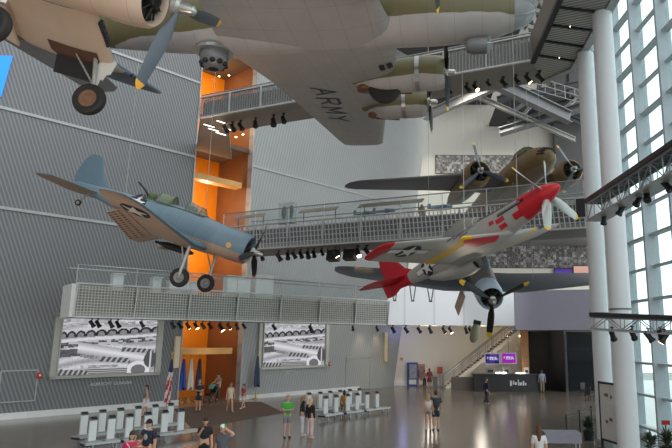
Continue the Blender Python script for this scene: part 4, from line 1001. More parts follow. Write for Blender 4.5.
def access(w_, h):
    def f_(t):
        c = MB()
        for sx in (-1, 1): c.box((sx * w_ / 2, -.03, 0), (.06, .05, h))
        c.box((0, -.03, h / 2), (w_, .05, .06)); c.box((0, -.03, -h / 2), (w_, .05, .06)); c.build('frame', M_trim, t)
        c = MB(); c.box((0, -.012, 0), (w_ - .06, .02, h - .06)); c.build('leaf', M_ribL if w_ < 2.5 else M_ribR, t)
    return f_
wall_item('access_panel', 'outlined access panel low on the ribbed wall left of the left screen', 'wall panel', 18, 386, access(1.75, 1.6), 'outlined wall panels')
wall_item('access_panel', 'outlined panel at the far left edge of the ribbed wall', 'wall panel', -27, 389, access(2.0, 1.65), 'outlined wall panels')
wall_item('access_panel', 'outlined pale panel on the wall between right screen and lobby', 'wall panel', 358, 373, access(2.9, 2.6), 'outlined wall panels')
# ------------------------------------------------------------------ flags
M_pole = mat('brass_pole', '#b99a5a', .35, .6)
def flag(loc, h, fn, cols, label, rz=0, lean=0.0):
    t = thing('flag', label, 'flag', loc, rz, 'flags by the doorway')
    c = MB(); c.lathe([(.22, 0), (.22, .05), (.06, .1), (.04, .3)], seg=16); c.build('stand', M_pole, t, True)
    c = MB(); c.tube([(0, 0, .1), (lean, 0, h)], .022, 8); c.build('pole', M_pole, t)
    c = MB(); c.lathe([(.01, 0), (.05, .06), (.01, .22)], (lean, 0, h), seg=8); c.build('finial', M_pole, t)
    rg = []
    nz_ = 26
    for j in range(nz_ + 1):
        z = h * .95 - (h * .66) * j / nz_; r_ = .05 + .16 * (j / nz_) ** .6
        rg.append([(lean * z / h + .04 + (r_ * (1 + .4 * math.sin(5 * a + j * .08))) * math.cos(a), r_ * .7 * (1 + .4 * math.sin(4 * a + 1)) * math.sin(a), z + .12 * (j / nz_) * math.sin(3 * a)) for a in [2 * math.pi * k / 24 for k in range(24)]])
    c = MB(); c.rings(rg, lambda i, k: fn(i / nz_, k / 24)); c.build('cloth', cols, t, True)
FR, FW, FB = mat('flag_red', '#a8282f', .7), mat('flag_white', '#d8d4cc', .7), mat('flag_navy', '#2c3556', .7)
p = atZ(164.5, 421); flag(p, 3.3, lambda v, u: (2 if v < .3 else (0 if int((u * 12 + v * 5)) % 2 == 0 else 1)), [FR, FW, FB], 'striped red and white flag with blue canton on a pole left of the orange doorway', R(-40), .25)
FBl, FGo, FGr, FBk = mat('flag_blue', '#2f55b0', .7), mat('flag_gold', '#c79a3a', .7), mat('flag_green', '#33503f', .7), mat('flag_dark_navy', '#28304a', .7)
fz = [(10.35, 1.5, [FGr, FBk], 'dark green flag, leftmost of the row inside the orange doorway', lambda v, u: int(u * 3) % 2),
      (10.8, 1.2, [FBl, FGo], 'bright blue flag with gold in the row inside the orange doorway', lambda v, u: 1 if .3 < v < .42 and u < .3 else 0),
      (11.35, 1.2, [FW, FGo], 'white and gold flag in the row inside the orange doorway', lambda v, u: 1 if int(u * 5) == 2 else 0),
      (12.05, 1.3, [FBk, FR], 'dark navy flag, rightmost of the row inside the orange doorway', lambda v, u: 1 if .45 < v < .6 and u < .3 else 0)]
for s_, y_, cols, lb, fn in fz: flag(wloc(s_, y_, 0), 3.0, fn, cols, lb, WA)
flag(wloc(15.6, -.45, 0), 3.15, lambda v, u: 1 if (.35 < v < .5 and u < .25) else 0, [mat('flag_slate', '#3c475c', .7), FGo], 'dark slate blue flag on a pole right of the orange doorway', WA)

# ------------------------------------------------------------------ kiosks on low rail benches
M_kiosk = mat('white_kiosk', '#d3d6d4', .4, var=.04); M_rail = mat('pale_bench_top', '#b4b8b8', .35, .3); M_pad = mat('black_pad', '#222426', .6)
def make_kiosk():
    t = thing('display_kiosk', 'x', 'kiosk')
    c = MB(); c.prism([(-.135, -.045), (.135, -.045), (.135, .045), (-.135, .045)], 0, .8); c.build('pedestal', M_kiosk, t)
    Mx = Matrix.Rotation(R(35), 3, 'X'); c = MB(); c.box((0, .0, .86), (.28, .17, .05), M=Mx); c.build('screen_housing', M_mid, t)
    c = MB(); c.box((0, -.02, .885), (.22, .12, .03), M=Mx); c.build('touch_screen', M_black, t)
    c = MB(); c.box((0, 0, .02), (.5, .3, .05)); c.build('foot_plate', M_steel, t); return t
K0 = None
def kiosk(px, py, rz, label, grp):
    global K0
    p = atZ(px, py, .3)
    if K0 is None: K0 = make_kiosk(); K0.location = p; K0.rotation_euler = (0, 0, rz); K0['label'] = label; o = K0
    else: o = dup(K0, p, rz, label)
    o['group'] = grp; return p
def bench(p0, p1, label, grp, ext=(.5, .5), pad=True):
    d = (p1 - p0); d.z = 0; L = d.length + ext[0] + ext[1]; d.normalize(); o = p0 - d * ext[0]; rz = math.atan2(d.y, d.x)
    t = thing('rail_bench', label, 'bench', (o.x, o.y, 0), rz, grp)
    c = MB(); c.box((L / 2, 0, .26), (L, .56, .08)); c.build('top', M_rail, t)
    for x in (.3, L - .12):
        for y in (-.2, .2): c = MB(); c.box((x, y, .11), (.05, .05, .22)); c.build('leg', M_steel, t)
    if pad: c = MB(); c.box((.1, 0, .22), (.26, .48, .08)); c.build('end_pad', M_pad, t)
rzk = WA
KL_back = [(82.6, 435.5), (101, 432.5), (119, 430), (136.8, 427.5), (154, 425.5), (169.5, 423.5)]
KL_front = [(91.4, 442), (110, 440), (128, 438), (146.5, 435.5), (163.6, 433), (180, 431)]
KR_back = [(308.7, 409.5), (320, 408.5), (330, 407.3), (340, 406), (349.8, 404.8), (359.2, 403.8)]
KR_front = [(325.4, 414.3), (336, 412.7), (347.6, 411.3), (357, 410.2), (366.9, 409), (376.9, 407.8)]
for lst, cl, rw in ((KL_back, 'left', 'back'), (KL_front, 'left', 'front'), (KR_back, 'right', 'back'), (KR_front, 'right', 'front')):
    ps = [kiosk(x, y, rzk, '%s white kiosk from the left in the %s row of the %s kiosk cluster' % (ORD[i], rw, cl), 'white kiosks') for i, (x, y) in enumerate(lst)]
    segs = [(0, 1), (2, 3), (4, 5)] if rw == 'front' else [(0, 2), (3, 5)]
    for j, (a_, b_) in enumerate(segs):
        last = j == len(segs) - 1
        bench(ps[a_], ps[b_], '%s low rail bench from the left carrying the %s row of %s kiosks' % (ORD[j], rw, cl), 'low benches under the kiosks', (.3, .3 if not last else (.9 if rw == 'front' else .4)))

# ------------------------------------------------------------------ back lobby
def lpt(px, py, Y): p = atY(px, py, Y); return p
# staircase rising to the right
p0 = atZ(446, 388.6); Ys = p0.y; pt = atY(521, 332, Ys); 
t = thing('staircase', 'open staircase with reddish treads rising to the right behind the bar', 'staircase', (p0.x, Ys, 0)); Lx, Hz = pt.x - p0.x, 5.3; ns = 26
M_tread = mat('reddish_tread', '#7d5a50', .7)
for k in range(ns):
    c = MB(); c.box((Lx * (k + .5) / ns, .75, Hz * (k + 1) / ns - .06), (Lx / ns + .06, 1.5, .12)); c.build('step', M_tread, t)
c = MB(); c.bar((0, 0, -.02), (Lx, 0, Hz - .25), .08, .34, upv=(0, 0, 1)); c.bar((0, 1.5, -.02), (Lx, 1.5, Hz - .25), .08, .34); c.build('stringer', M_cream, t)
c = MB()
for y in (-.05, 1.5):
    c.tube([(-.2, y, 1.0), (Lx, y, Hz + 1.0)], .05, 6); c.tube([(-.1, y, .6), (Lx, y, Hz + .6)], .025, 6); c.tube([(-.2, y, 0), (-.2, y, 1.0)], .04, 6)
    for k in range(1, 9): c.tube([(Lx * k / 9, y, Hz * k / 9), (Lx * k / 9, y, Hz * k / 9 + 1.0)], .025, 6)
c.build('railing', M_steel, t)
for i, (px, py) in enumerate(((492, 357), (508, 336), (514, 333), (520, 336))):
    pp_ = atY(px, py, Ys + 1.6); pz_ = pp_.z
    tt = thing('stair_lamp', '%s small glowing lamp from the left beside the staircase' % ORD[i], 'lamp', pp_, 0, 'lamps by the staircase')
    c = MB(); c.ball((0, 0, 0), .09, 0, 8, 5); c.build('bulb', M_warm, tt); c = MB(); c.tube([(0, 0, .05), (0, 0, .45)], .015, 5); c.build('stem', M_black, tt)
# bar counter
a = atZ(474, 391.5); b_ = atZ(546, 392.5)
t = thing('bar_counter', 'long black bar counter under two hanging screens', 'counter', (a.x, a.y, 0)); L = b_.x - a.x
c = MB(); c.box((L / 2, .5, .68), (L, 1.0, 1.36)); c.build('front', M_black, t)
c = MB(); c.box((L / 2, .42, 1.4), (L + .1, 1.2, .07)); c.build('worktop', mat('dark_stone_top', '#2a2829', .3), t)
# low reddish side wall at its left end
c = MB(); c.box((-.9, 1.0, .55), (1.8, .2, 1.1)); c.build('side_screen', mat('dark_taupe', '#57504a', .6), t)
q = atY(518.5, 387, a.y); sg = MB()
lx = q.x - a.x; lz = .68
for k, (dx, w_, h, dz) in enumerate(((-.62, .16, .42, 0), (-.4, .1, .3, .05), (-.22, .16, .22, -.02), (.0, .08, .46, .06), (.18, .2, .24, -.05), (.42, .14, .36, .0), (.6, .12, .2, -.06))): sg.box((lx + dx, -.02, lz + dz), (w_, .03, h))
sg.build('logo_lettering', mat('white_logo', '#d8dde0', .5), t)
for i in range(11):
    px = 497 + i * 1.7 + (10 if i > 5 else 0); pq = atY(px, 379, a.y + .2)
    tt = thing('counter_light', '%s small white light from the left in the row along the bar counter' % ORD[i], 'lamp', (pq.x, a.y + .2, 1.445), 0, 'small lights on the bar counter')
    c = MB(); c.lathe([(.09, 0), (.09, .1)], seg=8); c.build('globe', M_whlamp, tt); c = MB(); c.lathe([(.1, -.01), (.1, .012)], seg=8); c.build('base', M_black, tt)
for i, (px, w_, col, lb) in enumerate(((490, .7, '#8c8a84', 'grey coffee machine at the left of the bar counter'), (506, .6, '#97958f', 'grey appliance in the middle of the bar counter'), (526, .35, '#e3d6d0', 'small white machine at the right of the bar counter'))):
    pq = atY(px, 375, a.y + .7); tt = thing('bar_machine', lb, 'appliance', (pq.x, a.y + .6, 1.44), 0, 'machines on the bar counter')
    c = MB(); c.box((0, 0, .25), (w_, .45, .5)); c.build('body', mat('machine_%d' % i, col, .4, .2), tt); c = MB(); c.box((0, -.24, .2), (w_ * .6, .04, .22)); c.build('panel', M_black, tt)
def tv(px0, px1, py0, py1, Y, label, c1, c2):
    p0_, p1_ = atY(px0, py1, Y), atY(px1, py0, Y); W_, H_ = p1_.x - p0_.x, p1_.z - p0_.z
    t = thing('hanging_screen', label, 'screen', ((p0_.x + p1_.x) / 2, Y, p0_.z), 0, 'screens above the bar')
    def fn(u, v):
        if .3 < v < .6 and .15 < u < .85 and hsh(int(u * 18), int(v * 7)) > .55: return (.85, .85, .95)
        k = hsh(int(u * 6), int(v * 4)); return tuple(c1[i] * (1 - k) + c2[i] * k for i in range(3))
    picture_mesh('screen', W_, H_, 28, 16, fn, M_pic, t, -.05)
    c = MB(); c.box((0, 0, H_ / 2), (W_ + .14, .08, H_ + .14)); c.build('frame', M_white, t)
    c = MB(); c.tube([(0, 0, H_), (0, 0, 5.3 - p0_.z)], .03, 6); c.build('hanger', M_mid, t)
tv(485.5, 499, 354, 363.5, 50.6, 'left hanging screen above the bar, dark blue with white words', (.12, .1, .35), (.35, .25, .6))
tv(502, 515.5, 353.5, 363, 50.6, 'right hanging screen above the bar, magenta and purple', (.7, .1, .6), (.5, .2, .75))
# mezzanine screens
for x0, x1, y0, y1, lb, cols in ((556, 572, 269, 280, 'purple screen on the mezzanine wall right of the torpedo bomber', ((.3, .2, .6), (.5, .4, .75))), (575, 592, 266, 281, 'peach lit picture on the mezzanine wall by the columns', ((.9, .7, .6), (.85, .6, .6)))):
    p0_, p1_ = atY(x0, y1, YB - .5), atY(x1, y0, YB - .5); W_, H_ = p1_.x - p0_.x, p1_.z - p0_.z
    t = thing('wall_picture', lb, 'screen', ((p0_.x + p1_.x) / 2, YB - .2, p0_.z)); picture_mesh('screen', W_, H_, 10, 8, lambda u, v: tuple(cols[0][i] * (1 - v) + cols[1][i] * v for i in range(3)), M_pic, t, -.08)
    c = MB(); c.box((0, -.03, H_ / 2), (W_ + .16, .08, H_ + .16)); c.build('frame', M_dark, t)
# collage murals
def collage(u, v, nx, nz):
    i, j = int(u * nx), int(v * nz); k = hsh(i + .3, j + .7); q = hsh(int(u * nx * 4), int(v * nz * 4)); g = .3 + .36 * k * k + .3 * (q - .5); w_ = .05 * (hsh(i, j * 3) - .3)
    return (clamp(g + w_), clamp(g), clamp(g - w_ * .5))
for x0, x1, y0, y1, Y, nx, nz, lb in ((436, 526, 155, 172.5, YB - .4, 40, 8, 'grey photo collage mural on the cream wall above the olive bomber'), (466, 592, 246, 267, YB - .4, 46, 8, 'dark photo collage wall on the upper mezzanine below the middle footbridge')):
    p0_, p1_ = atY(x0, y1, Y), atY(x1, y0, Y); W_, H_ = p1_.x - p0_.x, p1_.z - p0_.z
    t = thing('photo_mural', lb, 'mural', ((p0_.x + p1_.x) / 2, YB - .05, p0_.z)); picture_mesh('prints', W_, H_, nx * 4, nz * 4, lambda u, v: collage(u, v, nx, nz), M_print, t, -.12)
    c = MB(); c.box((0, -.05, H_ / 2), (W_ + .1, .1, H_ + .1)); c.build('backing', M_dark, t)
# vending machines, sign stand, bin
def vending(px0, px1, py0, py1, label, bodyc, frontc):
    p0_ = atZ(px0, py1); p1_ = atY(px1, py0, p0_.y); W_, H_ = p1_.x - p0_.x, p1_.z
    t = thing('vending_machine', label, 'vending machine', ((p0_.x + p1_.x) / 2, p0_.y, 0), 0)
    c = MB(); c.box((0, .42, H_ / 2), (W_, .8, H_)); c.build('cabinet', mat(bodyc + '_cabinet', bodyc, .4), t)
    c = MB(); c.box((W_ * .08, 0, H_ * .62), (W_ * .72, .06, H_ * .6)); c.build('display_window', mat('window_' + frontc, frontc, .3, var=.6, scale=6), t)
    c = MB(); c.box((W_ * .05, 0, H_ * .17), (W_ * .7, .06, H_ * .2)); c.build('delivery_flap', M_white, t)
    c = MB(); c.box((-W_ * .38, -.01, H_ * .55), (W_ * .14, .06, H_ * .35)); c.build('keypad', M_dark, t)
vending(407, 417.5, 362.5, 386, 'tall blue vending machine against the cream lobby wall', '#34489a', '#8f96a8')
vending(418, 425, 364, 386, 'narrow pinkish vending machine behind two visitors', '#b78f86', '#9a6d66')
p = atZ(440, 386.5); t = thing('sign_stand', 'red sign on a post beside the foot of the staircase', 'sign', p)
c = MB(); c.tube([(0, 0, 0), (0, 0, 1.5)], .04, 8); c.build('post', M_steel, t); c = MB(); c.box((0, -.05, 1.45), (.5, .06, .62)); c.build('board', mat('salmon_red_board', '#b5544e', .5), t); c = MB(); c.lathe([(.28, 0), (.28, .04)], seg=16); c.build('base', M_steel, t)
p = atZ(435.3, 386.5); t = thing('waste_bin', 'small grey waste bin between the red sign and the visitors', 'bin', p); c = MB(); c.box((0, 0, .4), (.4, .4, .8)); c.build('body', M_mid, t); c = MB(); c.box((0, 0, .82), (.42, .42, .06)); c.build('lid', M_dark, t)
p = atZ(402.5, 386.6); t = thing('call_point', 'tiny red call point on the cream lobby wall left of the vending machines', 'alarm', (atY(401.5, 359, YB - .06).x, YB - .05, atY(401.5, 359, YB).z)); c = MB(); c.box((0, 0, 0), (.22, .1, .22)); c.build('body', M_red, t); c = MB(); c.box((0, -.06, 0), (.1, .03, .1)); c.build('button', M_white, t)
# lobby spotlights under the mezzanine
for i, (px, lit) in enumerate(((393, 0), (406, 0), (419, 0), (430, 0), (443.5, 1), (450, 1), (466, 1), (470, 0))):
    p = atY(px, 327, 49.6); spot((p.x, 49.6, 5.34), random.uniform(-1, 1), '%s spotlight from the left along the white mezzanine edge%s' % (ORD[i], ', glowing' if lit else ''), 'spotlights along the mezzanine', lit, 1.2)

# ------------------------------------------------------------------ things at lower right
p = atZ(614, 452); t = thing('information_board', 'tall white information board in a black frame standing between the columns', 'sign board', atZ(612, 452) , R(-78)); 
pw = 1.3; c = MB(); c.box((0, 0, 1.45), (pw, .04, 2.1)); c.build('panel', M_white, t)
c = MB()
for s in (-1, 1): c.box((s * (pw / 2 + .03), 0, 1.3), (.07, .08, 2.6))
c.box((0, 0, 2.55), (pw, .08, .08)); c.box((0, 0, .38), (pw, .08, .08)); c.build('frame', M_black, t)
c = MB()
for k, (x, z, w_) in enumerate(((-.15, 2.1, .25), (.2, 2.05, .1), (.1, 1.2, .2), (-.2, 1.1, .15))): c.box((x, -.03, z), (w_, .02, .12))
c.build('printed_marks', M_mid, t)
pb = atZ(548, 462); t = thing('cloth_table', 'table under a pale lavender grey cloth at the lower right', 'table', pb, 0)
a, b_ = atY(545.5, 433, pb.y), atY(581, 436, pb.y); L = b_.x - a.x; t.location = (a.x, pb.y + .35, 0); t.rotation_euler = (0, 0, R(-4)); zt = a.z
M_clothL = mat('lavender_cloth', '#8e8b96', .8)
c = MB(); c.box((L / 2, 0, zt), (L, .8, .03)); c.build('top', M_clothL, t)
c = MB(); c.box((L / 2, -.41, zt - .16), (L + .02, .02, .34)); c.build('cloth_skirt', M_clothL, t); c = MB(); c.box((L / 2, .41, zt - .16), (L + .02, .02, .34)); c.build('cloth_skirt', M_clothL, t)
for x in (.05, L - .05):
    for y in (-.33, .33): c = MB(); c.box((x, y, zt / 2), (.04, .04, zt)); c.build('leg', M_steel, t)
M_leaf = mat('leaf_green', '#3c4a30', .6)
def plant(loc, h, label, seed, pot=True):
    rnd = random.Random(seed); t = thing('potted_plant', label, 'plant', loc, 0, 'potted plants')
    c = MB(); c.lathe([(.2, 0), (.26, .4), (.24, .42), (.2, .36)], seg=18); c.build('pot', M_black, t, True)
    c = MB()
    for k in range(70):
        a = rnd.uniform(0, 6.28); e = rnd.uniform(.2, 1.3); r_ = h * rnd.uniform(.3, .6); b0 = Vector((0, 0, .4 + rnd.uniform(0, h * .4))); d = Vector((math.cos(a) * math.cos(e), math.sin(a) * math.cos(e), math.sin(e))); tip = b0 + d * r_; mid = b0 + d * r_ * .6 + Vector((0, 0, .03)); sd = d.cross(Vector((0, 0, 1))).normalized() * .05
        c.add([b0, mid + sd, tip, mid - sd], [(0, 1, 2, 3)])
    c.build('foliage', M_leaf, t); c = MB(); c.tube([(0, 0, .3), (0, 0, .45 + h * .4)], .03, 6); c.build('stem', M_tread, t)
plant(atZ(589, 440), .75, 'leafy potted plant at the foot of the left column', 3)
plant(atZ(652, 462), .8, 'dark leafy potted plant at the lower right, left one of two', 5); plant(atZ(668, 458), .8, 'dark leafy potted plant at the lower right corner', 8)
p = atZ(669, 458); t = thing('red_sign', 'small red sign above the plant in the lower right corner', 'sign', p + Vector((.0, .3, 0))); c = MB(); c.box((.1, 0, 1.2), (.3, .04, .16)); c.build('panel', M_red, t); c = MB(); c.tube([(.1, .03, 0), (.1, .03, 1.25)], .025, 6); c.build('post', M_dark, t)
# belt barrier
a, b_ = atZ(567, 440), atZ(592, 428)
for i, q in enumerate((a, b_, a.lerp(b_, .5))):
    t = thing('barrier_post', ('black barrier post nearest the lavender table', 'black barrier post beside the left column', 'middle black barrier post')[i], 'barrier', q, 0, 'barrier posts'); c = MB(); c.tube([(0, 0, 0), (0, 0, 1.0)], .035, 8); c.build('pole', M_black, t); c = MB(); c.lathe([(.16, 0), (.16, .03), (.05, .06)], seg=14); c.build('base', M_black, t); c = MB(); c.lathe([(.05, .96), (.05, 1.04)], seg=10); c.build('head', M_black, t)
be = MB(); be.bar(a + Vector((0, 0, .95)), b_ + Vector((0, 0, .95)), .01, .07); tag(be.build('barrier_belt', M_black), 'black belt stretched between the barrier posts', 'belt')
# chairs at the cafe
def chair(loc, rz, label):
    t = thing('cafe_chair', label, 'chair', loc, rz, 'dark cafe chairs')
    c = MB(); c.box((0, 0, .45), (.45, .45, .05)); c.build('seat', M_dark, t); c = MB(); c.box((0, .22, .75), (.45, .05, .5)); c.build('backrest', M_dark, t)
    for x in (-.2, .2):
        for y in (-.2, .2): c = MB(); c.box((x, y, .22), (.04, .04, .44)); c.build('leg', M_black, t)
chair(atZ(590, 401), 2.3, 'dark cafe chair close to the left column'); chair(atZ(585, 396), .4, 'dark cafe chair farther back in the black cafe')
# ------------------------------------------------------------------ lighting trusses at right
M_truss = mat('grey_truss', '#8f9294', .4, .4)
def truss(A, B, w_, h, label, dark_top=False):
    d = (B - A); L = d.length; mid = A; t = thing('lighting_truss', label, 'truss', A); 
    x = d.normalized(); y = Vector((0, 0, 1)).cross(x).normalized(); z = x.cross(y); t.rotation_euler = Matrix((x, y, z)).transposed().to_euler()
    c = MB()
    for yy in (-w_ / 2, w_ / 2):
        for zz in (0, -h): c.tube([(0, yy, zz), (L, yy, zz)], .035, 8)
    c.build('chord', M_truss, t)
    n = int(L / (h * 1.2)); c = MB()
    for k in range(n + 1):
        x0 = L * k / n
        for yy in (-w_ / 2, w_ / 2):
            c.tube([(x0, yy, 0), (x0, yy, -h)], .016, 5)
            if k < n: c.tube([(x0, yy, 0 if k % 2 else -h), (L * (k + 1) / n, yy, -h if k % 2 else 0)], .016, 5)
        c.tube([(x0, -w_ / 2, 0), (x0, w_ / 2, 0)], .016, 5); c.tube([(x0, -w_ / 2, -h), (x0, w_ / 2, -h)], .016, 5)
    c.build('lattice', M_truss, t)
    if dark_top: c = MB(); c.box((L / 2, 0, .08), (L, w_ + .15, .14)); c.build('cable_tray', M_black, t); c = MB(); c.box((L / 2, 0, -h - .03), (L, w_ + .1, .04)); c.build('base_plate', M_trim, t)
    return t
A1 = atY(594, 204, 19.4); dW = WD
B1_ = A1 - dW * 11.5
truss(A1, B1_, .5, .55, 'upper lighting truss with black tray running along the window wall before the columns', True)
A2, B2_ = atY(592, 317, 20.6), atY(690, 321, 18.6)
truss(A2, B2_, .35, .4, 'lower lighting truss crossing in front of both columns at mid height', True)
def tspot(px, py, Y, rx, rz, label, lit=False, sc=2.0):
    p = atY(px, py, Y); o = spot(p, rz, label, 'stage lights on the right trusses', lit, sc); return o
for i, (px, py, Y, rz, lit) in enumerate(((612, 327, 20.1, .8, 0), (632, 326, 19.7, .6, 0), (648, 328, 19.3, -.3, 0), (660, 327, 19.1, .9, 0), (664, 329, 19.0, 2.6, 1))):
    tspot(px, py, Y, 0, rz, '%s stage light from the left on the lower right truss%s' % (ORD[i], ', glowing orange' if lit else ''), lit, .85)
for i, (px, Y) in enumerate(((603, 18.6), (622, 17.2), (640, 16.0), (647, 15.5), (668, 14.4))):
    f_ = (A1.y - Y) / WD.y; q = A1 - dW * f_; spot((q.x, q.y, q.z - .42), R(80) + i, '%s stage light from the left on the upper right truss' % ORD[i], 'stage lights on the right trusses', False, .8)

# ------------------------------------------------------------------ roof steel at upper right
M_beam = mat('grey_roof_steel', '#7b7d80', .5, .2); M_beamd = mat('dark_roof_steel', '#55575a', .5, .2); M_beaml = mat('pale_roof_beam', '#a8a8a4', .6)
def beam(pts, w_, h, label, m=M_beam, name='roof_beam'):
    c = MB(); o_ = pts[0]
    for a, b_ in zip(pts, pts[1:]):
        a = a - o_; b_ = b_ - o_; L = (b_ - a)
        c.bar(a + Vector((0, 0, h / 2)), b_ + Vector((0, 0, h / 2)), w_, .08); c.bar(a - Vector((0, 0, h / 2)), b_ - Vector((0, 0, h / 2)), w_, .08); c.bar(a, b_, .07, h)
    o = c.build(name, m); o.location = o_; tag(o, label, 'beam', 'roof steel at the upper right'); return o
def q(x, y, Y): return atY(x, y, Y)
beam([q(425, 116, 50), q(480, 92, 46), q(540, 66, 42)], .5, .7, 'pale steel beam sloping up from the cream wall towards the top footbridge', M_beaml)
beam([q(497, 83, 44), q(570, 118, 46)], .7, .9, 'thick grey beam descending to the right below the bent footbridge', M_beam)
beam([q(450, 84, 47), q(575, 140, 48)], .35, .35, 'slim diagonal brace crossing behind the thick grey beam', M_beaml)
beam([q(500, 132, 49), q(592, 104, 46)], .9, .5, 'lower catwalk beam rising to the right above the olive bomber nose', M_beam)
beam([q(508, 121, 50), q(592, 94, 47)], .5, .4, 'dark beam just above the lower catwalk beam', M_beamd)
beam([q(512, 90, 50), q(512, 126, 50)], .3, .3, 'short dark vertical post left of the roof steel', M_beamd)
beam([q(540, 78, 50), q(536, 122, 50)], .45, .45, 'dark vertical post in the middle of the roof steel', M_beamd)
beam([q(568, 70, 49), q(568, 112, 49)], .45, .45, 'dark vertical post at the right of the roof steel', M_beamd)
beam([q(512, 112, 50), q(530, 100, 50)], .25, .25, 'small knee brace between the dark posts', M_beam)
beam([q(452, 100, 49), q(500, 78, 45)], .3, .3, 'slim grey purlin below the top footbridge near the overhead bomber engines', M_beam)
beam([q(520, 118, 48), q(548, 88, 47)], .22, .22, 'thin diagonal brace between the dark posts', M_beaml)
beam([q(555, 116, 48), q(590, 88, 47)], .22, .22, 'thin diagonal brace close to the left column', M_beaml)
beam([q(497, 100, 48), q(592, 82, 46)], .3, .5, 'dark upper purlin behind the catwalk railing', M_beamd)
beam([q(548, 108, 48), q(592, 128, 48)], .4, .4, 'dark brace running down to the left column', M_beamd)
t = thing('catwalk_railing', 'grey catwalk railing above the thick roof beam', 'railing', q(515, 84, 45))
o_ = t.location.copy(); e = q(585, 104, 46) - o_
c = MB()
for h in (.0, .55, 1.1): c.tube([(0, 0, h), (e.x, e.y, e.z + h)], .035, 6)
c.build('rail', M_beaml, t)
for k in range(8): c = MB(); c.tube([e * (k / 7), e * (k / 7) + Vector((0, 0, 1.1))], .03, 6); c.build('post', M_beaml, t)
# tall lit truss windows beyond the bomber's nose
t = thing('roof_truss', 'bright lattice truss beyond the nose of the overhead bomber', 'truss', q(516, 44, 46))
o_ = t.location.copy(); c = MB()
for (a, b_) in (((516, 44), (545, -14)), ((530, 46), (556, -10)), ((516, 44), (530, 46)), ((524, 26), (537, 30)), ((531, 10), (545, 14)), ((524, 26), (530, 46)), ((531, 10), (537, 30)), ((538, -4), (545, 14))):
    c.bar(q(*a, 46) - o_, q(*b_, 46) - o_, .45, .35)
c.build('member', M_beaml, t)
# ------------------------------------------------------------------ visitors
def skin_obj(name, V, E, Rr, mats, parent, sub=1, root=0):
    me = bpy.data.meshes.new(name); me.from_pydata([tuple(v) for v in V], E, [])
    o = bpy.data.objects.new(name, me); COL.objects.link(o)
    md = o.modifiers.new('Skin', 'SKIN'); md.use_smooth_shade = True
    if not me.skin_vertices: me.attributes.new('skin', 'FLOAT', 'POINT')
    sv = me.skin_vertices[0].data
    for i, r_ in enumerate(Rr):
        sv[i].radius = r_ if isinstance(r_, tuple) else (r_, r_); sv[i].use_root = (i == root)
    if sub:
        s = o.modifiers.new('Sub', 'SUBSURF'); s.levels = sub; s.render_levels = sub
    bpy.context.view_layer.update()
    dg = bpy.context.evaluated_depsgraph_get()
    nm_ = bpy.data.meshes.new_from_object(o.evaluated_get(dg), depsgraph=dg)
    bpy.data.objects.remove(o); bpy.data.meshes.remove(me)
    for m_ in (mats if isinstance(mats, list) else [mats]): nm_.materials.append(m_)
    nm_.polygons.foreach_set('use_smooth', [True] * len(nm_.polygons))
    o = bpy.data.objects.new(name, nm_); COL.objects.link(o)
    if parent: o.parent = parent
    return o
def mesh_join(o, mb, mats_extra):
    """append extra geometry (head, fingers) to a body mesh"""
    me = o.data; vs = [tuple(v.co) for v in me.vertices]; fs = [tuple(p.vertices) for p in me.polygons]; ms = [0] * len(fs)
    k = len(vs); vs += mb.v; fs += [tuple(i + k for i in f) for f in mb.f]; ms += mb.m
    nm_ = bpy.data.meshes.new('person'); nm_.from_pydata(vs, [], fs)
    for m_ in list(me.materials) + mats_extra: nm_.materials.append(m_)
    nm_.polygons.foreach_set('material_index', ms); nm_.polygons.foreach_set('use_smooth', [True] * len(fs)); nm_.update()
    o.data = nm_; bpy.data.meshes.remove(me)
M_eye = mat('dark_eye', '#2a1f1a', .4, var=0); M_lip = mat('lip', '#94574c', .6, var=0)
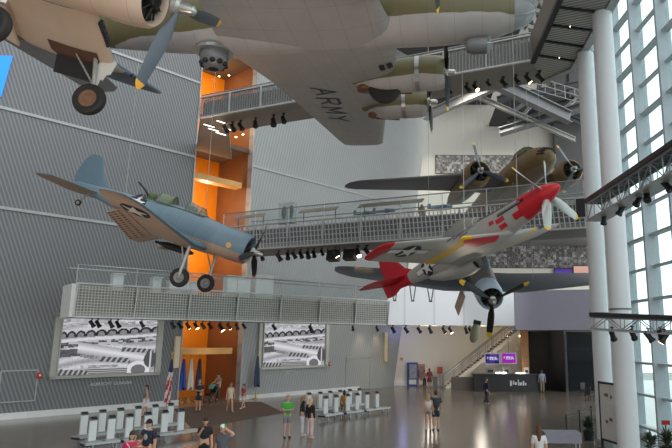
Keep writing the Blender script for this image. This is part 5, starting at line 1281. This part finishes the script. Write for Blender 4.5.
def person(loc, yaw, H, label, skin='#c79a80', hair='#3b2a20', top='#444444', bottom='#333333', shoe='#22201f', legs='pants', sleeve='short', larm=None, rarm=None, stride=0.0, hairlen=.0, cap=None, crop=False, bare=False, sit=False, lean=0.0, extra=None, skirt=False, legcol=None, female=False):
    """local frame: x right hand side is -x, faces -y"""
    k = H / 1.75; wsh = .165 if female else .19; hp = .09
    S = lambda x, y, z: Vector((x * k, y * k, z * k))
    sd = -.42 if sit else 0.0
    hipz, kz, az = .93 + sd, .5, .085
    V = [S(0, 0, .97 + sd), S(0, -.005 - lean * .3, 1.13 + sd), S(0, -.0 - lean * .7, 1.32 + sd), S(0, .01 - lean, 1.46 + sd), S(0, -.01 - lean, 1.53 + sd)]
    Rr = [(.155, .12), (.13 if female else .155, .11), (.15 if female else .18, .12), (.062, .058), (.054, .054)]
    E = [(0, 1), (1, 2), (2, 3), (3, 4)]; idx = {}
    for s, nm_, arm in ((1, 'l', larm), (-1, 'r', rarm)):
        arm = arm or [(.05, .02, -.29), (.03, -.05, -.25)]
        sh = Vector((s * wsh, .0 - lean, 1.41 + sd)); el = sh + Vector((s * arm[0][0], arm[0][1], arm[0][2])); wr = el + Vector((s * arm[1][0], arm[1][1], arm[1][2]))
        hd = wr + (wr - el).normalized() * .07
        b_ = len(V); V += [S(*sh), S(*el), S(*wr), S(*hd)]; Rr += [.07, .05, .034, (.038, .024)]; E += [(2, b_), (b_, b_ + 1), (b_ + 1, b_ + 2), (b_ + 2, b_ + 3)]; idx[nm_] = b_
    for s, nm_ in ((1, 'L'), (-1, 'R')):
        st = stride * s
        hpv = Vector((s * hp, 0, hipz - .02))
        if sit: kn = Vector((s * .1, -.45, .5)); an = Vector((s * .1, -.42, az)); 
        else: kn = Vector((s * (hp + .005), -st * .5 - .02, kz)); an = Vector((s * (hp + .01), -st + (.06 if st < 0 else 0), az + (.05 if st < -.05 else 0)))
        toe = an + Vector((s * .02, -.16, -.045))
        b_ = len(V); V += [S(*hpv), S(*kn), S(*an), S(*toe)]; Rr += [.1, .065, .044, (.04, .03)]; E += [(0, b_), (b_, b_ + 1), (b_ + 1, b_ + 2), (b_ + 2, b_ + 3)]; idx[nm_] = b_
    Rk = [tuple(q_ * k for q_ in r_) if isinstance(r_, tuple) else r_ * k for r_ in Rr]
    msk = mat('skin_' + skin, skin, .55, var=.04)
    body = skin_obj('person', V, E, Rk, msk, None)
    ex = MB(); hc = S(0, -.02 - lean, 1.645 + sd); hr = (.077 * k, .095 * k, .115 * k)
    ex.ball(hc, hr, 0, 16, 10)
    ex.ball(hc + S(0, -.1, -.01), (.014 * k, .02 * k, .025 * k), 0, 8, 5); ex.ball(hc + S(0, -.08, -.085), (.035 * k, .025 * k, .03 * k), 0, 8, 5)
    for s in (-1, 1):
        ex.ball(hc + S(s * .03, -.086, .02), (.012 * k, .008 * k, .008 * k), 1, 6, 4); ex.ball(hc + S(s * .08, .005, .0), (.012 * k, .025 * k, .032 * k), 0, 6, 5)
    ex.ball(hc + S(0, -.09, -.05), (.024 * k, .008 * k, .006 * k), 2, 8, 4)
    for nm_, s in (('l', 1), ('r', -1)):
        b_ = idx[nm_]; wr, hd = V[b_ + 2], V[b_ + 3]; d = (hd - wr).normalized(); sdv = d.cross(Vector((0, 1, 0)))
        if sdv.length < .2: sdv = Vector((1, 0, 0))
        sdv.normalize(); nv = d.cross(sdv)
        for j, (off, ln) in enumerate(((-.027, .07), (-.009, .08), (.009, .075), (.027, .058))):
            p0 = hd + sdv * off * k - d * .01 * k; p1 = p0 + d * ln * .55 * k; p2 = p1 + d * ln * .4 * k + nv * .025 * k; ex.tube([p0, p1, p2], [.0095 * k, .009 * k, .007 * k], 6)
        p0 = wr + d * .02 * k - sdv * .028 * k; ex.tube([p0, p0 + d * .03 * k - sdv * .022 * k, p0 + d * .06 * k - sdv * .024 * k], [.011 * k, .01 * k, .008 * k], 6)
    mesh_join(body, ex, [M_eye, M_lip])
    # clothing
    mt = mat('cloth_' + top, top, .85, var=.12, scale=9); mb_ = mat('cloth_' + bottom, bottom, .85, var=.14, scale=9)
    def sub(ids, edges, grow):
        vv = [V[i] for i in ids]; ee = [(ids.index(a), ids.index(b2)) for a, b2 in edges]; rr = []
        for i in ids:
            r_ = Rk[i]; rr.append(tuple(q_ + grow * k for q_ in r_) if isinstance(r_, tuple) else r_ + grow * k)
        return vv, ee, rr
    if not bare:
        ids = [0, 1, 2, 3]; ed = [(0, 1), (1, 2), (2, 3)]
        if crop: ids = [1, 2, 3]; ed = [(1, 2), (2, 3)]
        VV = {i: V[i] for i in ids}
        vv, ee, rr = sub(ids, ed, .022)
        vv[-1] = V[3] - Vector((0, 0, .03 * k)); rr[-1] = (.065 * k, .06 * k)
        if crop: vv[0] = V[1] - Vector((0, 0, .11 * k))
        else: vv[0] = V[0] - Vector((0, 0, (.1 if sit else .15) * k)); rr[0] = (.18 * k, .145 * k)
        ch = ids.index(2)
        for nm_ in ('l', 'r'):
            b_ = idx[nm_]
            if sleeve == 'none': vv.append(V[b_]); rr.append(.07 * k); ee.append((ch, len(vv) - 1)); continue
            vv.append(V[b_]); rr.append(.088 * k); ee.append((ch, len(vv) - 1))
            if sleeve == 'short': vv.append(V[b_].lerp(V[b_ + 1], .75)); rr.append(.076 * k); ee.append((len(vv) - 2, len(vv) - 1))
            else:
                vv.append(V[b_ + 1]); rr.append(.056 * k); ee.append((len(vv) - 2, len(vv) - 1)); vv.append(V[b_ + 2]); rr.append(.042 * k); ee.append((len(vv) - 2, len(vv) - 1))
        skin_obj('shirt', vv, ee, rr, mt, body)
    vv = [V[0] + Vector((0, 0, .1 * k)), V[0] - Vector((0, 0, .04 * k))]; rr = [(.163 * k, .13 * k), (.16 * k, .13 * k)]; ee = [(0, 1)]
    if skirt:
        sk = MB(); sk.lathe([(.13 * k, 1.02 * k + sd), (.17 * k, .9 * k + sd), (.23 * k, .58 * k + sd)], (0, 0, 0), 'z', 20, 0, False); sk.build('skirt', mb_, body, True)
    else:
        for nm_ in ('L', 'R'):
            b_ = idx[nm_]; vv.append(V[b_]); rr.append(.116 * k); ee.append((1, len(vv) - 1))
            if legs == 'shorts': vv.append(V[b_].lerp(V[b_ + 1], .85)); rr.append(.098 * k); ee.append((len(vv) - 2, len(vv) - 1))
            elif legs == 'hot': vv.append(V[b_].lerp(V[b_ + 1], .42)); rr.append(.1 * k); ee.append((len(vv) - 2, len(vv) - 1))
            else:
                vv.append(V[b_ + 1]); rr.append(.083 * k); ee.append((len(vv) - 2, len(vv) - 1)); vv.append(V[b_ + 2] + Vector((0, 0, .02 * k))); rr.append(.076 * k); ee.append((len(vv) - 2, len(vv) - 1))
        skin_obj('trousers' if legs == 'pants' else 'shorts', vv, ee, rr, mb_, body)
    for nm_ in ('L', 'R'):
        b_ = idx[nm_]; an, toe = V[b_ + 2], V[b_ + 3]
        s_ = MB(); c0 = (an + toe) / 2 + Vector((0, .0, -.03 * k)); s_.ball(c0, (.05 * k, .135 * k, .05 * k), 0, 12, 7); s_.v = [(v[0], v[1], max(v[2], min(an.z, toe.z) - .042 * k)) for v in s_.v]; s_.build('shoe', mat('shoe_' + shoe, shoe, .6), body, True)
    # hair / cap
    h_ = MB(); rings_ = []
    for i in range(6):
        t_ = math.pi / 2 * i / 5; rr_ = math.sin(t_)
        rings_.append([hc + Vector((hr[0] * 1.12 * max(rr_, .03) * math.cos(a), hr[1] * 1.12 * max(rr_, .03) * math.sin(a) + .012 * k, hr[2] * 1.1 * math.cos(t_) + .012 * k)) for a in [2 * math.pi * j / 16 for j in range(16)]])
    # lower the back of the hair
    low = []
    for j in range(16):
        a = 2 * math.pi * j / 16; dn = (max(0, math.sin(a) + .35)) * (.07 + hairlen) * k; p_ = rings_[-1][j]; low.append(Vector((p_[0], p_[1] + (.02 * k if hairlen > .1 and math.sin(a) > 0 else 0), p_[2] - dn)))
    rings_.append(low); h_.rings(rings_, 0, True); h_.build('hair', mat('hair_' + hair, hair, .8), body, True)
    if cap:
        c_ = MB(); rg = []
        for i in range(6):
            t_ = math.pi / 2 * i / 5; rr_ = math.sin(t_); rg.append([hc + Vector((hr[0] * 1.18 * max(rr_, .03) * math.cos(a), hr[1] * 1.18 * max(rr_, .03) * math.sin(a), hr[2] * 1.12 * math.cos(t_) + .02 * k)) for a in [2 * math.pi * j / 16 for j in range(16)]])
        c_.rings(rg, lambda i, j: 1 if (len(cap) > 1 and 9 <= j <= 14 and i > 1) else 0); c_.ball(hc + S(0, -.13, .03), (.07 * k, .08 * k, .012 * k), 0, 12, 4)
        c_.build('cap', [mat('cap_' + q_, q_, .8) for q_ in cap], body, True)
    if extra: extra(body, k, V, idx)
    body.location = (loc[0], loc[1], 0); body.rotation_euler = (0, 0, yaw); tag(body, label, 'person', 'visitors'); return body
def pz(px, py_head, H):                 # stand a person where the top of the head shows
    v = ray(px, py_head); return CP + v * ((H - EYE) / v.z)
HANDSUP = [(.02, -.12, .24), (-.06, -.04, .24)]
FRONT = [(.03, -.06, -.27), (-.16, -.17, .02)]
def backpack(col, nm_='backpack'):
    def f_(body, k, V, idx):
        b_ = MB(); b_.ball((0, .17 * k, 1.25 * k), (.16 * k, .1 * k, .24 * k), 0, 14, 8); b_.build(nm_, mat('bag_' + col, col, .8), body, True)
        for s in (-1, 1): b_ = MB(); b_.tube([(s * .11 * k, .1 * k, 1.43 * k), (s * .12 * k, -.02 * k, 1.46 * k), (s * .12 * k, -.14 * k, 1.3 * k), (s * .13 * k, 0, 1.1 * k)], .018 * k, 6); b_.build('strap', mat('bag_' + col, col, .8), body, True)
    return f_
def print_front(col):
    def f_(body, k, V, idx):
        b_ = MB(); b_.ball((0, -.13 * k, 1.27 * k), (.075 * k, .03 * k, .09 * k), 0, 12, 6); b_.build('shirt_print', mat('print_' + col, col, .8), body, True)
    return f_
def strapbag(col):
    def f_(body, k, V, idx):
        b_ = MB(); b_.tube([(-.14 * k, -.06 * k, 1.44 * k), (0, -.15 * k, 1.25 * k), (.16 * k, -.1 * k, 1.0 * k)], .018 * k, 6); b_.build('strap', mat('bag_' + col, col, .8), body); b_ = MB(); b_.box((.2 * k, -.05 * k, .95 * k), (.08 * k, .22 * k, .2 * k)); b_.build('bag', mat('bag_' + col, col, .8), body)
    return f_
person(atZ(144.8, 416.5), R(-60), 1.66, 'woman in a grey top and white skirt walking by the wall under the left screen', top='#7d7672', bottom='#d6d5d2', skirt=True, female=True, stride=.14, hairlen=.12, sleeve='none')
person(atZ(198, 411.5), R(-8), 1.8, 'guard in black shirt and dark shorts with hands together in the orange doorway', top='#2f343d', bottom='#303640', legs='shorts', larm=FRONT, rarm=FRONT, hair='#8a8580')
person(wloc(13.05, .35), R(-20), 1.82, 'man in a grey shirt pushing a stroller out of the orange doorway', top='#77706c', bottom='#4a4642', larm=[(.02, -.15, -.22), (-.02, -.22, -.02)], rarm=[(.02, -.15, -.22), (-.02, -.22, -.02)], stride=.12)
person(atZ(229.5, 412), R(35), 1.66, 'woman in a pale top and white shorts walking beside the stroller', top='#d3c5ac', bottom='#e0dcd2', legs='hot', female=True, hair='#7b5a40', hairlen=.16, stride=.2, sleeve='none', shoe='#b09080')
person(atZ(243, 408.5), R(-35), 1.45, 'smaller visitor in a pinkish red top and white shorts right of the doorway', top='#b0545a', bottom='#d8d6d2', legs='shorts', hair='#4a3526', female=True, stride=.2, shoe='#d8d4ce', hairlen=.1)
person(pz(206, 418, 1.68), R(15), 1.68, 'woman in cropped black top and black trousers with one hand at her face', top='#222222', bottom='#1d1c1e', crop=True, female=True, hair='#3a241c', hairlen=.03, rarm=[(.03, -.1, -.22), (-.1, -.13, .22)])
person(pz(224, 424.5, 1.72), R(-25), 1.72, 'person in a grey T-shirt raising one arm to a green and white cap', top='#5d6066', bottom='#34363a', cap=['#1f8a4a', '#dfe0da'], larm=[(.2, .02, .08), (-.22, -.05, .12)], sleeve='short')
person(pz(150, 420, 1.75), R(-20), 1.75, 'man in a dark cap and navy printed T-shirt in front of the kiosks', top='#252c3c', bottom='#3a3d44', cap=['#1a1b1f'], extra=print_front('#a0a09a'))
person(pz(140, 435.5, 1.7), R(5), 1.7, 'person in a faded red T-shirt at the bottom edge', top='#8c4a44', bottom='#3b3b40', hair='#4f3626', skin='#c08a74')
person(pz(132.5, 431.5, 1.62), R(25), 1.62, 'person in a bright pink top with a bag strap at the bottom edge', top='#c02a58', bottom='#3b3b40', hair='#3c2a22', female=True, hairlen=.1, extra=strapbag('#c9c0b4'))
person(atZ(286.5, 437.5), R(25), 1.76, 'man in a bright green T-shirt and checked shorts looking up', top='#3fa63c', bottom='#7d8284', legs='shorts', hair='#b08a70', skin='#c99a86', shoe='#2a2526', larm=FRONT, rarm=FRONT)
person(atZ(301.5, 436), R(100), 1.68, 'visitor in black top and white trousers pointing one arm straight up', top='#1e1e20', bottom='#d2d2d4', hair='#9a7450', rarm=HANDSUP, female=True, hairlen=.12, shoe='#c6c8cc')
person(atZ(309.5, 438.5), R(150), 1.68, 'blonde woman in a black top and pale pink trousers, back to the viewer', top='#19191b', bottom='#d3b8b8', hair='#c9a878', female=True, hairlen=.16, shoe='#c8aa98', sleeve='long')
ps_ = atZ(344, 413); person((ps_.x, ps_.y), R(190), 1.66, 'visitor in a tan jacket sitting on a low bench among the right kiosks', top='#a8762f', bottom='#8a6a3a', hair='#2c211c', female=True, hairlen=.08, sit=True, sleeve='long')
person(atZ(428.3, 431), R(178), 1.68, 'woman in a white cropped top and denim shorts, back to the viewer', top='#d8d2ca', bottom='#66788c', legs='hot', hair='#b08d68', female=True, hairlen=.14, crop=True, sleeve='none')
person(atZ(436, 430.5), R(185), 1.8, 'man with a dark backpack and teal and black shorts, back to the viewer', top='#3e444a', bottom='#1f3d42', legs='shorts', hair='#3b2c22', extra=backpack('#3b3f45'))
person(atZ(486.5, 405.5), R(120), 1.76, 'man in a navy shirt and dark trousers walking towards the bar', top='#263450', bottom='#2c232c', sleeve='long', hair='#4a3c34', stride=.2)
person(atZ(424.5, 387.3), R(170), 1.5, 'visitor in grey and dark trousers at the vending machines', top='#77706f', bottom='#2b2a33', hair='#2f2420')
person(atZ(429.5, 388.6), R(185), 1.72, 'visitor in dark red standing beside the vending machines', top='#7a2630', bottom='#5a2028', hair='#5a2128', female=True, hairlen=.15, skirt=True, sleeve='long')
person(atZ(542.5, 392.2), R(178), 1.76, 'man in a light blue shirt and khaki trousers at the right end of the bar', top='#8fa0b4', bottom='#8a8172', hair='#5a5048', sleeve='long')
person(pz(538.5, 426, 1.66), R(170), 1.66, 'woman with brown hair, white shawl and black dress beside the lavender table', top='#d4d2ce', bottom='#1d2024', hair='#5a3a26', female=True, hairlen=.2, sleeve='short', skirt=True)
# stroller
p = wloc(13.05, .35) + Vector((math.sin(R(-20)) * .75, -math.cos(R(-20)) * .75, 0)); t = thing('stroller', 'dark stroller with a teal hood pushed by the man in grey', 'stroller', p, R(-20))
c = MB(); c.box((0, .0, .52), (.42, .5, .12)); c.box((0, .25, .75), (.42, .08, .5)); c.build('seat', M_black, t)
c = MB(); c.rings([[(x, .3 - .32 * math.sin(a), .85 + .3 * math.cos(a)) for a in [math.pi * .5 * j / 8 for j in range(9)]] for x in (-.22, .22)], 0, False, close=False); c.build('hood', mat('teal_fabric', '#4f8a80', .8), t)
for x in (-.25, .25):
    for y in (-.3, .32): wheel(t, (x, y, .14), .14, .05, M_mid, 'x', 14)
c = MB()
for x in (-.23, .23): c.tube([(x, -.3, .16), (x, .25, .6), (x, .5, 1.0)], .018, 6); c.tube([(x, .32, .16), (x, -.1, .55)], .018, 6)
c.tube([(-.23, .5, 1.0), (.23, .5, 1.0)], .02, 6); c.build('frame', M_mid, t)
# ------------------------------------------------------------------ light
wd = bpy.data.worlds.new('daylight'); SC.world = wd; wd.use_nodes = True; nt = wd.node_tree
bg = nt.nodes['Background']; tc = nt.nodes.new('ShaderNodeTexCoord'); sx = nt.nodes.new('ShaderNodeSeparateXYZ'); nt.links.new(tc.outputs['Generated'], sx.inputs[0])
mr = nt.nodes.new('ShaderNodeMapRange'); mr.inputs[1].default_value = -.6; mr.inputs[2].default_value = .35; mr.inputs[3].default_value = 0; mr.inputs[4].default_value = 1; mr.interpolation_type = 'SMOOTHSTEP'
nt.links.new(sx.outputs[0], mr.inputs[0])
nt.links.new(mixcol(nt, mr.outputs[0], (.4, .395, .39, 1), (1.95, 2.05, 2.1, 1)), bg.inputs[0]); bg.inputs[1].default_value = 1.0
def lamp(kind, name, loc, power, col, size=.3, rot=None, spot=None):
    l = bpy.data.lights.new(name, kind); l.energy = power; l.color = col
    if kind == 'SUN': l.angle = size
    elif kind == 'AREA': l.size = size
    else: l.shadow_soft_size = size
    if kind == 'SPOT': l.spot_size = spot; l.spot_blend = .6
    o = bpy.data.objects.new(name, l); COL.objects.link(o); o.location = loc
    if rot: o.rotation_euler = rot
    return o
WARM = (1, .76, .48)
for z, pw in ((5.5, 90), (10.5, 230), (14.5, 230), (20.5, 200), (23.5, 200)):
    lamp('POINT', 'slot_lamp', wloc(12.1, 2.2, z), pw, WARM, .4)
def aim(o, tgt): o.rotation_euler = (Vector(tgt) - o.location).to_track_quat('-Z', 'Y').to_euler()
def spotl(loc, tgt, pw, col, ang=40): o = lamp('SPOT', 'hall_or_fill_spot', loc, pw, col, .2, None, R(ang)); aim(o, tgt); return o
spotl((-9, 8, 2.5), F4U.location + Vector((-2.5, 0, 0)), 900, (1, .78, .6), 60)
spotl((-5, 14, 3), acpt(B17, (-8, 3, 0)), 1300, (1, .82, .68), 55)
spotl((-12, 16, 4), acpt(SBD, (-4, -2, 0)), 700, (1, .78, .6), 40)
spotl((5, 30, 3), acpt(P51, (-2, 0, 0)), 160, (1, .85, .7), 40)
for s_ in (26.5, 28.5, 12.0): spotl(wloc(s_, -.9, 5.6), wloc(s_, -.2, 2.6), 120, WARM, 60)
lamp('POINT', 'lobby_lamp', (atY(430, 350, 51).x, 51.5, 4.6), 120, (1, .9, .78), .4); lamp('POINT', 'lobby_lamp', (atY(480, 350, 51).x, 51.0, 4.7), 90, (1, .9, .78), .4)
spotl((atY(470, 200, 44).x, 43, 24), (atY(480, 190, 54).x, 54, 17), 3500, (1, .95, .86), 75)  # added fill: makes up for skylight the roof keeps off the cream wall
spotl((3, 36, 12.5), (atY(450, 300, 49).x, 49, 7.0), 2200, (.96, .97, 1), 60)  # added spot without a fixture, brightens the white mezzanine front
lamp('POINT', 'lobby_blue', wloc(29.8, -.2, 4.9) + Vector((1.5, .6, 0)), 22, (.35, .4, 1), .2)
SC.view_settings.view_transform = 'Standard'; SC.view_settings.look = 'None'; SC.view_settings.exposure = 0; SC.view_settings.gamma = 1
SC.view_settings.use_curve_mapping = False
SC.cycles.max_bounces = 8; SC.cycles.transparent_max_bounces = 24
